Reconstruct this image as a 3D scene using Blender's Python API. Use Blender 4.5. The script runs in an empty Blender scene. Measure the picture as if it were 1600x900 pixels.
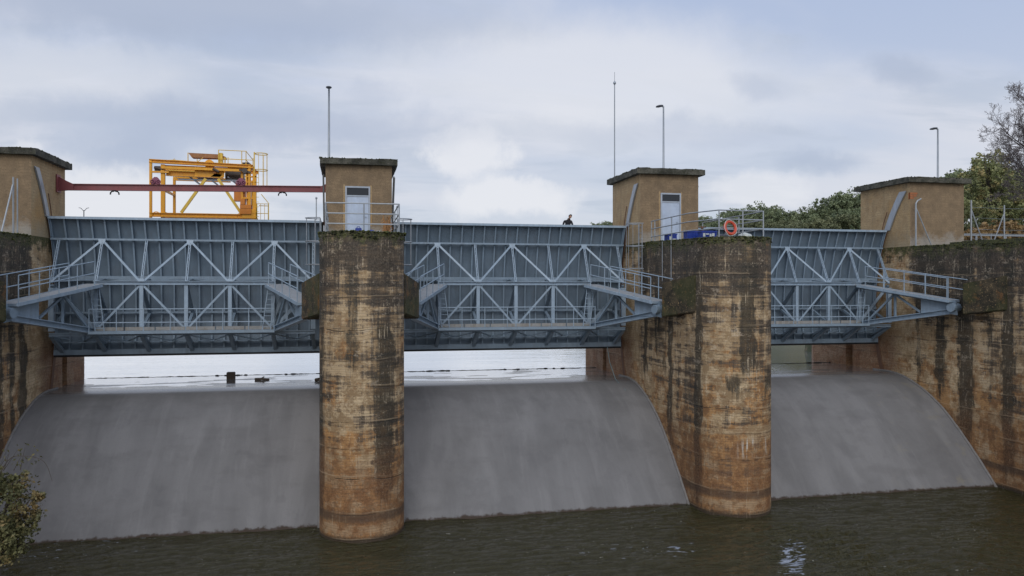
import bpy, bmesh, math, random
from mathutils import Vector, Matrix
R = math.radians
sc = bpy.context.scene
col = sc.collection
# ------------------------------------------------------------------ camera, sky, sun
cd = bpy.data.cameras.new('camera'); cam = bpy.data.objects.new('camera', cd); col.objects.link(cam)
cam.location = (0, 0, 0); cam.rotation_euler = (R(90), 0, R(-11.85))
cd.sensor_width = 36; cd.lens = 27.95; cd.clip_start = .1; cd.clip_end = 5000
sc.camera = cam
sc.view_settings.view_transform = 'Standard'; sc.view_settings.look = 'None'
sc.view_settings.exposure = 0; sc.view_settings.gamma = 1
SUN_EL, SUN_AZ = 34, 196      # the sun is behind the camera and high, hidden by cloud
sd = bpy.data.lights.new('sun', 'SUN'); sun = bpy.data.objects.new('sun', sd); col.objects.link(sun)
sd.energy = 1.25; sd.angle = R(40); sd.color = (1, .965, .91)
sun.rotation_euler = (R(90 - SUN_EL), 0, R(180 - SUN_AZ))

class NT:
    def __init__(s, nt): s.nt = nt
    def n(s, t, **kw):
        nd = s.nt.nodes.new(t)
        for k, v in kw.items(): setattr(nd, k, v)
        return nd
    def put(s, sock, v):
        if isinstance(v, bpy.types.NodeSocket): s.nt.links.new(v, sock)
        elif v is not None:
            if isinstance(v, tuple) and len(v) == 3 and sock.type == 'RGBA': v = (*v, 1)
            sock.default_value = v
    def m(s, op, a, b=None, c=None, clamp=False):
        nd = s.n('ShaderNodeMath', operation=op); nd.use_clamp = clamp
        for i, v in enumerate((a, b, c)):
            if v is not None: s.put(nd.inputs[i], v)
        return nd.outputs[0]
    def add(s, a, b): return s.m('ADD', a, b)
    def mul(s, a, b): return s.m('MULTIPLY', a, b)
    def sub(s, a, b): return s.m('SUBTRACT', a, b)
    def mix(s, f, a, b, mode='MIX'):
        nd = s.n('ShaderNodeMix', data_type='RGBA', blend_type=mode)
        s.put(nd.inputs[0], f); s.put(nd.inputs[6], a); s.put(nd.inputs[7], b); return nd.outputs[2]
    def ramp(s, v, a, b, lo=0., hi=1.):
        nd = s.n('ShaderNodeMapRange', interpolation_type='SMOOTHSTEP')
        s.put(nd.inputs[0], v); nd.inputs[1].default_value = a; nd.inputs[2].default_value = b
        nd.inputs[3].default_value = lo; nd.inputs[4].default_value = hi; return nd.outputs[0]
    def comb(s, x, y, z):
        nd = s.n('ShaderNodeCombineXYZ')
        for i, v in enumerate((x, y, z)): s.put(nd.inputs[i], v)
        return nd.outputs[0]
    def sep(s, v):
        nd = s.n('ShaderNodeSeparateXYZ'); s.put(nd.inputs[0], v); return nd.outputs
    def vmul(s, v, k):
        nd = s.n('ShaderNodeVectorMath', operation='MULTIPLY'); s.put(nd.inputs[0], v); nd.inputs[1].default_value = k; return nd.outputs[0]
    def vadd(s, v, w):
        nd = s.n('ShaderNodeVectorMath', operation='ADD'); s.put(nd.inputs[0], v); s.put(nd.inputs[1], w); return nd.outputs[0]
    def noise(s, v, scale=1., det=4., rough=.55, dist=0., color=False):
        nd = s.n('ShaderNodeTexNoise'); s.put(nd.inputs['Vector'], v); nd.inputs['Scale'].default_value = scale
        nd.inputs['Detail'].default_value = det; nd.inputs['Roughness'].default_value = rough; nd.inputs['Distortion'].default_value = dist
        return nd.outputs['Color' if color else 'Fac']
    def white(s, v):
        nd = s.n('ShaderNodeTexWhiteNoise', noise_dimensions='1D'); s.put(nd.inputs['W'], v); return nd.outputs['Value']
    def gauss(s, v, c, w):       # 1 at c, falling to 0 by distance w
        d = s.m('ABSOLUTE', s.sub(v, c)); return s.ramp(d, w, w * .25)

# world
w = bpy.data.worlds.new('World'); sc.world = w; w.use_nodes = True
k = NT(w.node_tree)
for nd in list(w.node_tree.nodes): w.node_tree.nodes.remove(nd)
sky = k.n('ShaderNodeTexSky', sky_type='NISHITA'); sky.sun_disc = False
sky.sun_elevation = R(SUN_EL); sky.sun_rotation = R(SUN_AZ)
tc = k.n('ShaderNodeTexCoord').outputs['Generated']
dx, dy, dz = k.sep(tc)
zz = k.m('MAXIMUM', dz, 0.0)
den = k.add(zz, .16)
pu = k.m('DIVIDE', dx, den); pv = k.m('DIVIDE', dy, den)
P1 = k.comb(k.mul(pu, .55), k.mul(pv, 1.0), 0.)
n1 = k.noise(P1, 1.05, 5, .5, .3)
n2 = k.noise(k.comb(k.mul(pu, .8), k.mul(pv, 1.5), 3.7), 2.1, 6, .55, .4)
el = zz
body = k.mix(k.ramp(el, .03, .36), (6.6, 7.05, 7.95), (4.7, 5.6, 7.6))
body = k.mix(k.mul(k.ramp(n1, .42, .60), .9), body, (7.3, 7.5, 8.3))
body = k.mix(k.mul(k.ramp(n2, .47, .62), .42), body, (4.7, 5.4, 6.6))
# named cloud masses: (tan azimuth, tan elevation, half sizes, strength, bright?)
yy = k.m('MAXIMUM', dy, .02)
wob = k.noise(tc, 9., 6, .62, 0, True)
wx, wy, wz = k.sep(wob)
gu = k.add(k.m('DIVIDE', dx, yy), k.mul(k.sub(wx, .5), .15))
gv = k.add(k.m('DIVIDE', dz, yy), k.mul(k.sub(wz, .5), .085))
front = k.ramp(dy, .1, .4)
BL = [(.164, .172, .044, .036, .95, 1), (.201, .114, .08, .026, .95, 1), (-.283, .10, .13, .038, .9, 1), (-.15, .105, .07, .05, .6, 1), (.561, .133, .085, .026, .7, 1),
      (.339, .275, .33, .085, .75, 1), (-.363, .15, .03, .015, .6, 1), (.244, .12, .06, .018, .5, 1), (-.33, .24, .16, .05, .5, 1),
      (.771, .307, .060, .022, .6, 0), (.654, .175, .072, .016, .6, 0), (.561, .278, .05, .02, .45, 0), (.039, .239, .045, .015, .3, 0),
      (-.248, .155, .07, .026, .75, 0), (-.178, .335, .36, .045, .85, 0), (-.12, .195, .26, .03, .75, 0), (.45, .21, .2, .02, .35, 0)]
for (u, v, a, b, st, br) in BL:
    q1 = k.m('DIVIDE', k.sub(gu, u), a); q2 = k.m('DIVIDE', k.sub(gv, v), b)
    dd = k.m('SQRT', k.add(k.mul(q1, q1), k.mul(q2, q2)))
    f = k.mul(k.mul(k.ramp(dd, 1.5, .35) if (a > .14 or not br) else k.ramp(dd, 1.25, .6), st), front)
    body = k.mix(f, body, (8.4, 8.5, 9.0) if br else (4.5, 5.15, 6.6))
# an overcast sky is brighter towards the zenith
boost = k.ramp(el, .34, .95, 1.0, 1.35)
body = k.mix(1.0, body, k.comb(boost, boost, boost), 'MULTIPLY')
skyc = k.mix(.93, sky.outputs[0], body)
bg = k.n('ShaderNodeBackground'); k.put(bg.inputs[0], skyc); bg.inputs[1].default_value = .097
ow = k.n('ShaderNodeOutputWorld'); k.nt.links.new(bg.outputs[0], ow.inputs[0])

# ------------------------------------------------------------------ materials
def new_mat(name):
    m = bpy.data.materials.new(name); m.use_nodes = True
    nt = m.node_tree; bs = nt.nodes['Principled BSDF']; return m, NT(nt), bs
def finish(k, bs, colr, rough, bump=None, bstr=.3, bdist=.02, metal=0.):
    k.put(bs.inputs['Base Color'], colr); k.put(bs.inputs['Roughness'], rough); k.put(bs.inputs['Metallic'], metal)
    if bump is not None:
        b = k.n('ShaderNodeBump'); b.inputs['Strength'].default_value = bstr; b.inputs['Distance'].default_value = bdist
        k.put(b.inputs['Height'], bump); k.nt.links.new(b.outputs[0], bs.inputs['Normal'])

def paint(name, c, rough=.45, dirt=.35, dirtc=(.12, .09, .065), scale=1.4, metal=0., rust=0.):
    m, k, bs = new_mat(name)
    pos = k.n('ShaderNodeNewGeometry').outputs['Position']
    a = k.noise(pos, scale, 6, .65); b = k.noise(k.vmul(pos, (6, 6, .8)), 1.0, 4, .6)
    c2 = k.mix(k.ramp(a, .3, .75), tuple(x * .8 for x in c), tuple(min(1, x * 1.15) for x in c))
    c3 = k.mix(k.mul(k.ramp(k.mul(a, k.add(b, .35)), .36, .6), dirt), c2, dirtc)
    if rust:
        c3 = k.mix(k.mul(k.ramp(k.noise(pos, 5, 5, .7), .6, .7), rust), c3, (.16, .055, .02))
    finish(k, bs, c3, k.ramp(a, .2, .8, rough - .08, rough + .15), b, .15, .01, metal)
    return m

def concrete(name, kind):
    m, k, bs = new_mat(name)
    pos = k.n('ShaderNodeNewGeometry').outputs['Position']
    x, y, z = k.sep(pos)
    big = k.noise(pos, .7, 4, .55); mid = k.noise(pos, 2.3, 7, .65); fine = k.noise(pos, 14, 5, .7)
    speck = k.noise(pos, 38, 3, .6)
    zw = k.add(z, k.add(k.mul(k.sub(k.noise(pos, .45, 3, .5), .5), .35), k.mul(k.m('SINE', k.mul(z, 2.3)), .10)))
    zb = k.m('DIVIDE', k.add(zw, 8.72), 1.04)
    idx = k.m('FLOOR', zb); fr = k.m('FRACT', zb)
    bt = k.white(idx)
    zb2 = k.m('DIVIDE', k.add(zw, 20.), .104); fr2 = k.m('FRACT', zb2); bt2 = k.white(k.m('FLOOR', zb2))
    if kind == 'pier':
        h0 = lambda n, a: k.mul(k.sub(n, .5), a)
        def total(*v):
            o = v[0]
            for q in v[1:]: o = k.add(o, q)
            return o
        st = k.noise(k.vmul(pos, (1.7, 1.7, .12)), 1.0, 5, .6, .25)
        st2 = k.noise(k.vmul(pos, (6.5, 6.5, .5)), 1.0, 6, .7)
        st3 = k.noise(k.vmul(pos, (16, 16, .7)), 1.0, 4, .7)
        blot = k.noise(k.vmul(pos, (.8, .8, 1.9)), 1.0, 8, .74)
        strat = k.noise(k.comb(k.mul(x, .22), k.mul(y, .22), k.mul(z, 3.4)), 1.0, 7, .72, .15)
        side = k.mul(k.ramp(y, 29.6, 31.0), k.ramp(y, 35.5, 35.0))
        back = k.ramp(k.add(y, k.mul(k.sub(mid, .5), .4)), 35.1, 35.5)
        base = k.mix(k.ramp(total(mid, h0(fine, .6)), .42, .58), (.30, .205, .11), (.58, .44, .27))
        base = k.mix(k.mul(k.m('MAXIMUM', side, back), .6), base, k.mix(k.ramp(total(mid, h0(fine, .6)), .42, .58), (.50, .34, .18), (.78, .60, .38)))  # side and back faces painted paler, making up for weaker light on them
        base = k.mix(k.mul(bt, .4), base, (.40, .27, .14))
        ora = k.ramp(total(h0(k.noise(pos, 1.1, 6, .65), 1.4), h0(strat, .8), h0(fine, .4), k.ramp(z, -1., -7.5, -.10, .14)), -.02, .12)
        base = k.mix(k.mul(ora, .78), base, k.mix(k.ramp(mid, .4, .6), (.20, .085, .028), (.48, .235, .07)))
        # darkness of lichen and soot, thresholded so that its edge is ragged
        v = total(h0(st, .95), h0(st2, .6), h0(blot, .8), h0(strat, 1.5), h0(fine, .6), k.ramp(z, -8.4, -1.5, -.13, .0), k.ramp(z, -1.6, 1.6, .0, .24), k.mul(k.mul(side, k.ramp(z, -2.2, 0.)), .12), k.mul(k.mul(side, k.ramp(z, 0., -2.2)), -.06), k.mul(back, -.30))
        dk = k.ramp(v, -.03, .11)
        brownc = k.mix(k.ramp(fine, .42, .62), (.05, .036, .026), (.155, .112, .072))
        darkc = k.mix(k.ramp(fine, .40, .62), (.024, .021, .016), (.085, .068, .05))
        c = k.mix(k.mul(dk, .88), base, brownc)
        c = k.mix(k.mul(k.ramp(v, .10, .24), .9), c, darkc)
        # running water streaks with a place of their own
        blk = k.mul(z, 0.)
        wv = k.add(h0(mid, .5), h0(k.noise(k.comb(x, y, k.mul(z, .8)), 1.0, 3, .6), .9))
        for (cx, wx_, cy, wy_, z0, z1, s_) in [(13.5, .5, 29.10, .50, -8.9, 1.4, 1.0), (13.5, .4, 31.75, .45, -7.2, -1.0, .9), (13.5, .4, 34.6, .4, -4.5, 1.9, .85), (13.5, .4, 33.3, .5, -3.5, 1.8, .65), (13.5, .4, 32.4, .3, -4.5, 1.8, .6), (13.5, .4, 30.2, .4, -.4, 1.8, .8),
                               (28, .5, 31.6, .75, -7.6, 1.9, 1.), (28, .5, 29.2, .55, -8.6, 1.9, .95), (28, .5, 34.0, 1.2, -.1, 2.4, 1.), (28, .5, 33.2, .55, -5.6, 1.5, .8), (28, .5, 30.3, .35, -3.5, 1.8, .7), (28, .5, 34.7, .3, -7, 0, .6), (28, .5, 27.6, .6, -7.5, 1.8, .8),
                               (1.35, .55, 28.0, 1.3, -7.9, -1.2, .85), (-.8, .30, 28.9, .8, -8.6, 1.6, .85), (.2, .4, 27.8, .6, -3.2, .8, .6), (14.95, .55, 27.9, .8, -3.9, 1.5, .85), (15.95, .45, 28.2, .8, -4.7, -3.3, .8), (14.5, .35, 28, .8, -4.8, -3.3, .75), (15.6, .5, 27.9, .8, -1.6, .4, .6),
                               (-12.4, .5, 34.4, .7, -6.4, 1.9, .95), (-12.4, .5, 33.4, .4, -7, 1.9, .8), (-12.4, .5, 32.3, .5, -7, 1.9, .85)]:
            g = k.mul(k.gauss(k.add(x, wv), cx, wx_), k.gauss(k.add(y, wv), cy, wy_))
            g = k.mul(g, k.mul(k.ramp(k.add(z, k.mul(st2, 2.)), z0 + .6, z0 + 2.2), k.ramp(z, z1 + .4, z1 - .3)))
            blk = k.m('MAXIMUM', blk, k.mul(g, s_))
        blk = k.mul(k.ramp(total(blk, h0(st2, 1.1), h0(fine, 1.0), h0(strat, .5)), .30, .78), k.ramp(blk, .02, .25))
        c = k.mix(k.mul(blk, .88), c, k.mix(k.ramp(fine, .45, .66), (.018, .018, .013), (.055, .048, .035)))
        # pale lime runs and bloom
        c = k.mix(k.mul(k.mul(k.ramp(total(st3, h0(fine, .5)), .56, .66), k.ramp(mid, .46, .58)), .45), c, (.70, .58, .42))
        c = k.mix(k.mul(k.ramp(total(k.noise(k.vmul(pos, (1.2, 1.2, 2.8)), 1.3, 7, .72), h0(fine, .4)), .58, .66), k.ramp(z, -5.5, -1.5, .12, .45)), c, (.60, .50, .37))
        # rust-brown wash near the spillway and the bottom
        rs = k.mul(k.ramp(k.sub(k.mul(blot, 4.), z), 6.9, 8.9), k.ramp(big, .3, .6, .5, .95))
        c = k.mix(k.mul(rs, .66), c, k.mix(k.ramp(fine, .4, .6), (.13, .055, .024), (.27, .125, .05)))
        rb = k.mul(k.ramp(total(y, h0(mid, 2.5), h0(blot, 3.)), 35.6, 37.0), k.ramp(k.add(z, mid), -.9, -2.4))
        c = k.mix(k.mul(rb, .72), c, k.mix(k.ramp(fine, .4, .6), (.12, .045, .022), (.26, .115, .055)))
        # waterline bands
        c = k.mix(k.mul(k.gauss(zw, -7.78, .28), .75), c, (.07, .042, .028))
        c = k.mix(k.mul(k.mul(k.gauss(zw, -8.25, .24), k.ramp(mid, .4, .6)), .7), c, (.42, .29, .17))
        c = k.mix(k.ramp(k.add(z, k.mul(fine, .12)), -8.42, -8.6), c, (.028, .02, .012))
        # white lime drips on the nose of the second pier
        dr = k.mul(k.mul(k.ramp(k.noise(k.vmul(pos, (5.5, 5.5, .5)), 1.3, 3, .6), .56, .62), k.gauss(k.add(z, k.mul(st3, .7)), -5.75, .45)), k.gauss(x, 15.3, .9))
        c = k.mix(k.mul(dr, k.ramp(y, 29, 28.6)), c, (.62, .58, .5))
        # pour joints
        jn = k.m('MINIMUM', fr, k.sub(1., fr))
        jl = k.mul(k.ramp(jn, .020, .004), k.ramp(k.noise(pos, 1.3, 5, .7), .42, .56))
        c = k.mix(k.mul(k.mul(k.ramp(st3, .56, .68), k.ramp(mid, .45, .6)), .3), c, (.62, .5, .33)); c = k.mix(k.mul(jl, .8), c, (.05, .034, .022))
        j2 = k.mul(k.ramp(k.m('ABSOLUTE', k.sub(fr, .075)), .035, .0), k.ramp(big, .4, .6))
        c = k.mix(k.mul(j2, .4), c, (.58, .44, .28))
        # board marks
        bm_ = k.ramp(k.m('ABSOLUTE', k.sub(fr2, .5)), .5, .40)
        c = k.mix(k.mul(k.sub(1., bm_), k.mul(k.ramp(mid, .38, .56), .6)), c, (.09, .06, .038))
        c = k.mix(k.mul(k.ramp(bt2, 0, 1), .14), c, (.2, .13, .07))
        # moss on the crest and upper edge
        mo = k.ramp(k.add(z, k.mul(k.sub(k.noise(pos, 3.2, 6, .7), .5), 2.1)), 1.45, 2.0)
        mc = k.mix(k.ramp(fine, .4, .62), (.018, .022, .008), (.095, .10, .022))
        c = k.mix(k.mul(mo, .93), c, mc)
        c = k.mix(k.mul(k.ramp(speck, .62, .72), .35), c, (.5, .43, .3))
        c = k.mix(k.mul(k.ramp(speck, .36, .3), .5), c, (.03, .022, .015))
        bump = k.add(k.add(k.mul(mid, .6), k.mul(fine, .5)), k.sub(k.mul(bm_, .18), k.mul(jl, .9)))
        finish(k, bs, c, k.ramp(dk, 0, 1, .88, .7), bump, .55, .05)
    elif kind == 'corbel':
        c = k.mix(k.ramp(mid, .35, .65), (.022, .02, .013), (.085, .065, .038))
        c = k.mix(k.ramp(fine, .56, .68), c, (.30, .21, .11))
        c = k.mix(k.mul(k.ramp(k.noise(pos, 1.6, 6, .7), .54, .64), .5), c, (.26, .12, .04))
        c = k.mix(k.mul(k.ramp(big, .45, .6), .5), c, (.05, .06, .015))
        finish(k, bs, c, .9, k.add(mid, fine), .6, .05)
    elif kind == 'spill':
        v = k.noise(k.vmul(pos, (1.0, .25, .25)), .8, 5, .6, .5)
        c = k.mix(k.ramp(v, .3, .7), (.146, .143, .142), (.200, .196, .194))
        c = k.mix(k.mul(k.ramp(big, .4, .7), .35), c, (.205, .20, .20))
        c = k.mix(k.mul(k.ramp(k.noise(k.vmul(pos, (.35, .8, .8)), 1.3, 6, .6), .5, .68), .32), c, (.115, .11, .108))
        c = k.mix(k.mul(k.ramp(k.noise(k.vmul(pos, (1.1, .12, .12)), 1.6, 6, .7), .52, .64), .3), c, (.235, .23, .228))
        c = k.mix(k.mul(k.ramp(k.noise(pos, .8, 5, .6), .54, .62), .20), c, (.105, .102, .105))
        c = k.mix(k.mul(k.ramp(fine, .5, .8), .25), c, (.088, .086, .088))
        # damp darker lip under the crest, yellow-brown lichen to the right side
        c = k.mix(k.mul(k.ramp(k.add(z, k.mul(mid, .6)), -4.62, -4.15), .30), c, (.10, .097, .095))
        c = k.mix(k.mul(k.mul(k.ramp(k.noise(pos, 1.1, 5, .7), .55, .7), k.ramp(x, 22.5, 25.5)), .4), c, (.24, .215, .15))
        # ragged brown line where the water stands
        c = k.mix(k.ramp(k.add(z, k.mul(k.sub(k.noise(k.vmul(pos, (1, 1, .4)), 3.0, 7, .8), .5), .42)), -8.62, -8.70), c, (.045, .030, .020))
        rr = k.ramp(z, -4.50, -4.41, .78, .16)
        finish(k, bs, c, rr, k.add(k.mul(mid, .5), k.mul(fine, .5)), .32, .03)
        bs.inputs['Specular IOR Level'].default_value = .45
    elif kind in ('stucco', 'stucco_side'):
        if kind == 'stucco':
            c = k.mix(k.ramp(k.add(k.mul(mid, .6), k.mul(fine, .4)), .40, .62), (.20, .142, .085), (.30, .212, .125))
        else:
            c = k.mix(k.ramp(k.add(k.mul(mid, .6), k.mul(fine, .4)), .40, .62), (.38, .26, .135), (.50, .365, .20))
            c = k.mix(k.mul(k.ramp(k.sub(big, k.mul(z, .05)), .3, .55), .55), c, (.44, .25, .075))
        c = k.mix(k.mul(k.ramp(k.noise(k.vmul(pos, (1.6, 1.6, .25)), 1.8, 5, .6), .45, .7), .3), c, (.17, .125, .08))
        c = k.mix(k.mul(k.ramp(fine, .50, .64), .5), c, (.10, .072, .045))
        c = k.mix(k.mul(k.ramp(k.add(z, k.mul(k.noise(k.vmul(pos, (5, 5, .9)), 1, 5, .6), 1.1)), 5.75, 6.1), .55), c, (.06, .05, .035))
        c = k.mix(k.mul(k.ramp(k.sub(k.mul(k.noise(pos, 1.5, 6, .7), 2.4), z), -1.75, -.9), .7), c, (.36, .345, .31) if kind == 'stucco' else (.40, .33, .22))
        cz_ = k.m('FRACT', k.mul(z, 8.)); cl_ = k.ramp(k.m('ABSOLUTE', k.sub(cz_, .5)), .36, .5)
        c = k.mix(k.mul(cl_, k.ramp(mid, .45, .6, .0, .4)), c, (.12, .085, .05))
        c = k.mix(k.mul(k.ramp(speck, .40, .34), .5), c, (.05, .04, .03))
        finish(k, bs, c, .92, k.add(k.mul(mid, .3), fine), .5, .04)
    elif kind == 'roof':
        c = k.mix(k.ramp(mid, .35, .65), (.028, .028, .022), (.11, .105, .085))
        c = k.mix(k.mul(k.ramp(fine, .5, .62), .8), c, (.03, .034, .014))
        c = k.mix(k.mul(k.ramp(speck, .6, .7), .5), c, (.34, .34, .28))
        finish(k, bs, c, .95, k.add(mid, fine), .6, .05)
    elif kind == 'deck':
        c = k.mix(k.ramp(mid, .35, .65), (.05, .048, .04), (.12, .115, .10))
        finish(k, bs, c, .9, fine, .4, .03)
    return m

M = {}
M['pier'] = concrete('stained_concrete', 'pier'); M['corbel'] = concrete('mossy_block', 'corbel')
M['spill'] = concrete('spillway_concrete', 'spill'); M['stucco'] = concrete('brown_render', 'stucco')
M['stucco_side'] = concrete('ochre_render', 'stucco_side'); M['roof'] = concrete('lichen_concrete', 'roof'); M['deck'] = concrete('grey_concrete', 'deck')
M['skin'] = paint('dark_blue_grey_paint', (.155, .21, .265), .5, .4, (.10, .11, .125), .9)
M['steel'] = paint('pale_blue_grey_paint', (.325, .42, .515), .42, .35, (.12, .12, .12), 2.)
M['girder'] = paint('mid_blue_grey_paint', (.245, .325, .405), .45, .35, (.10, .10, .10), 1.5)
M['toe'] = paint('weathered_board', (.34, .33, .31), .8, .6, (.2, .16, .12), 2.5)
M['dirtysteel'] = paint('dirty_steel', (.09, .10, .12), .7, .7, (.07, .04, .025), 3., 0, .3)
M['rust'] = paint('rusty_steel', (.17, .085, .045), .8, .6, (.06, .03, .02), 3.)
M['galv'] = paint('galvanised_steel', (.34, .37, .40), .4, .3, (.2, .18, .16), 3., .35)
M['canopy'] = paint('sun_bleached_canopy', (.36, .17, .07), .7, .5, (.16, .07, .03), 3.)
M['plate'] = paint('bright_guide_plate', (.36, .40, .45), .38, .45, (.2, .18, .15), 2.5, .3)
M['yellow'] = paint('crane_yellow', (.80, .37, .012), .45, .35, (.30, .13, .02), 2.5, 0, .15)
M['yellow2'] = paint('pale_crane_yellow', (.72, .48, .06), .5, .3, (.35, .25, .06), 2.5)
M['orangebox'] = paint('crane_orange', (.62, .20, .012), .45, .35, (.2, .08, .02), 2.5)
M['mach'] = paint('grease_dark_metal', (.07, .05, .04), .5, .5, (.03, .02, .015), 4.)
M['red'] = paint('dull_red_paint', (.24, .06, .065), .45, .4, (.09, .035, .03), 2.)
M['purple'] = paint('faded_magenta_paint', (.26, .07, .12), .5, .4, (.08, .04, .05), 3.)
M['black'] = paint('black_rubber', (.012, .012, .013), .7, .2, (.03, .025, .02))
M['door'] = paint('pale_blue_door_paint', (.47, .55, .68), .5, .25, (.3, .3, .32), 2.)
M['doorframe'] = paint('door_frame_paint', (.40, .45, .52), .5, .3, (.25, .22, .2), 2.)
M['brick'] = paint('bare_red_brick', (.42, .15, .06), .9, .5, (.2, .1, .06), 6.)
M['blue'] = paint('blue_plastic', (.02, .05, .30), .35, .2, (.01, .02, .14), 4.)
M['orange'] = paint('lifebuoy_orange', (.55, .075, .035), .5, .35, (.4, .1, .06), 4.)
M['whitecloth'] = paint('white_sacking', (.60, .64, .62), .8, .3, (.35, .36, .34), 6.)
M['wood'] = paint('driftwood', (.10, .075, .055), .85, .5, (.04, .03, .02), 5.)
M['lamp'] = paint('dark_lamp_housing', (.05, .055, .065), .5, .2, (.03, .03, .03))
M['cyan'] = paint('pale_teal_hose', (.18, .30, .32), .5, .2)
M['dryleaf'] = paint('dry_palm_leaf', (.42, .22, .09), .8, .7, (.14, .06, .02), 9.)
def glassy():
    m, k, bs = new_mat('window_pane'); finish(k, bs, (.018, .022, .028), .12); return m
M['glass'] = glassy()

def leafmat(name, dark, light, third=None, sc_=1.3):
    m, k, bs = new_mat(name)
    pos = k.n('ShaderNodeNewGeometry').outputs['Position']
    a = k.noise(pos, sc_, 3, .6); b = k.noise(pos, sc_ * 9, 2, .6)
    oi = k.n('ShaderNodeObjectInfo').outputs['Random']
    f = k.ramp(k.add(k.mul(a, .7), k.mul(b, .3)), .36, .64)
    c = k.mix(f, dark, light)
    if third: c = k.mix(k.ramp(k.noise(pos, sc_ * .8, 3, .6), .5, .68), c, third)
    c = k.mix(k.mul(oi, .3), c, tuple(x * 1.0 for x in dark))
    finish(k, bs, c, .6)
    bs.inputs['Specular IOR Level'].default_value = .25
    return m
M['oak'] = leafmat('holm_oak_leaves', (.085, .11, .06), (.26, .30, .16), None, .9)
M['oak2'] = leafmat('olive_green_leaves', (.085, .10, .05), (.25, .26, .14), None, .9)
M['autumn'] = leafmat('yellowing_leaves', (.12, .14, .06), (.36, .37, .16), (.42, .31, .13), .9)
M['brownleaf'] = leafmat('russet_leaves', (.18, .12, .06), (.46, .31, .14), None, 1.2)
M['bushleaf'] = leafmat('bank_bush_leaves', (.055, .06, .024), (.18, .172, .075), (.22, .155, .065), 3.)
M['bark'] = paint('bark', (.085, .068, .055), .9, .5, (.04, .03, .025), 4.)
M['twig'] = paint('bare_twig_bark', (.14, .12, .12), .9, .4, (.05, .04, .04), 4.)

M['fillet'] = paint('mortar_edge', (.22, .21, .20), .85, .5, (.12, .10, .09), 3.)
def hillmat():
    m, k, bs = new_mat('hillside_ground')
    pos = k.n('ShaderNodeNewGeometry').outputs['Position']
    a = k.noise(pos, .12, 6, .65); b = k.noise(pos, 1.5, 5, .7)
    c = k.mix(k.ramp(a, .35, .65), (.05, .06, .025), (.12, .105, .05))
    c = k.mix(k.ramp(b, .5, .7), c, (.15, .12, .07)); finish(k, bs, c, .95, b, .5, .2); return m
M['hill'] = hillmat()
def watermat(name, c, waves, rough, bstr, foam=False):
    m, k, bs = new_mat(name)
    pos = k.n('ShaderNodeNewGeometry').outputs['Position']
    x, y, z = k.sep(pos)
    h = None
    for (sx, sy, s_, amp, det) in waves:
        n = k.mul(k.noise(k.vmul(pos, (sx, sy, 1)), s_, det, .55, .6), amp)
        h = n if h is None else k.add(h, n)
    cc = k.mix(k.noise(pos, .3, 4, .6), c, tuple(v * 1.5 for v in c))
    if foam:  # adds specks, foam patches and a painted sky glint
        sp = k.ramp(k.noise(pos, 7.5, 2, .5), .735, .76)
        dn = k.ramp(k.noise(pos, .35, 3, .6), .42, .6)
        cc = k.mix(k.mul(sp, dn), cc, (.38, .37, .33))
        foam_glint = k.mul(k.ramp(k.noise(k.vmul(pos, (1.2, 3.2, 1)), 1.6, 6, .75, .4), .60, .66), k.mul(k.ramp(x, -4.5, -8.5), k.ramp(y, 26.5, 28.6)))
        wu = k.sub(k.mul(x, .85), k.mul(y, .527)); wv_ = k.add(k.mul(x, .527), k.mul(y, .85))  # pale patch beside the second pier: sky reflection painted into the water colour
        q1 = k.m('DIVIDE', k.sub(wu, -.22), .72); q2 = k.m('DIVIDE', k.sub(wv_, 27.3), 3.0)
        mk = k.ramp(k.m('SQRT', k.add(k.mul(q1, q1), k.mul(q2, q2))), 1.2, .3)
        foam_glint = k.m('MAXIMUM', foam_glint, k.ramp(k.add(k.noise(k.vmul(pos, (1.3, 4.4, 1)), 1.6, 3, .55, 1.2), k.mul(k.sub(mk, 1.), .35)), .51, .55))
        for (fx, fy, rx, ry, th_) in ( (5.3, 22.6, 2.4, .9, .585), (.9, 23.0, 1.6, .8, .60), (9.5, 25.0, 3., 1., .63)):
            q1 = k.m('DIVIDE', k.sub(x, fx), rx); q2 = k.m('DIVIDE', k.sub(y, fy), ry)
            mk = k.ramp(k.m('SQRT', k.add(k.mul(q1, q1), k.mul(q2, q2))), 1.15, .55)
            foam_glint = k.m('MAXIMUM', foam_glint, k.mul(mk, k.ramp(k.noise(k.vmul(pos, (1.5, 4.2, 1)), 1.3, 4, .6, .9), th_, th_ + .045)))
        cc = k.mix(foam_glint, cc, (.27, .30, .36))
        rough = k.m('MAXIMUM', k.mul(foam_glint, .6), k.m('MAXIMUM', k.mul(sp, .5), rough))
    if not foam:
        cc = k.mix(k.ramp(k.noise(k.vmul(pos, (.12, .9, 1)), .5, 4, .6), .35, .65), (.74, .79, .86), (.88, .91, .95))
    finish(k, bs, cc, rough, h, 1.0, bstr)
    bs.inputs['IOR'].default_value = 1.33
    return m
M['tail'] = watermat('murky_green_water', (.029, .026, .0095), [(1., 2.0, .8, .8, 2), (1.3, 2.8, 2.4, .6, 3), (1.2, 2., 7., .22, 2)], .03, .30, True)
M['lake'] = watermat('calm_lake_water', (.62, .66, .70), [(.6, 1.6, .5, .5, 2), (.7, 2.2, 2.2, .22, 2)], .04, .022)
def filmmat():
    m, k, bs = new_mat('thin_water_film'); pos = k.n('ShaderNodeNewGeometry').outputs['Position']
    finish(k, bs, (.62, .64, .68), .05, k.noise(k.vmul(pos, (1, 2, 1)), 2.5, 3, .6), 1., .006); bs.inputs['IOR'].default_value = 1.6; return m
M['film'] = filmmat()
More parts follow.
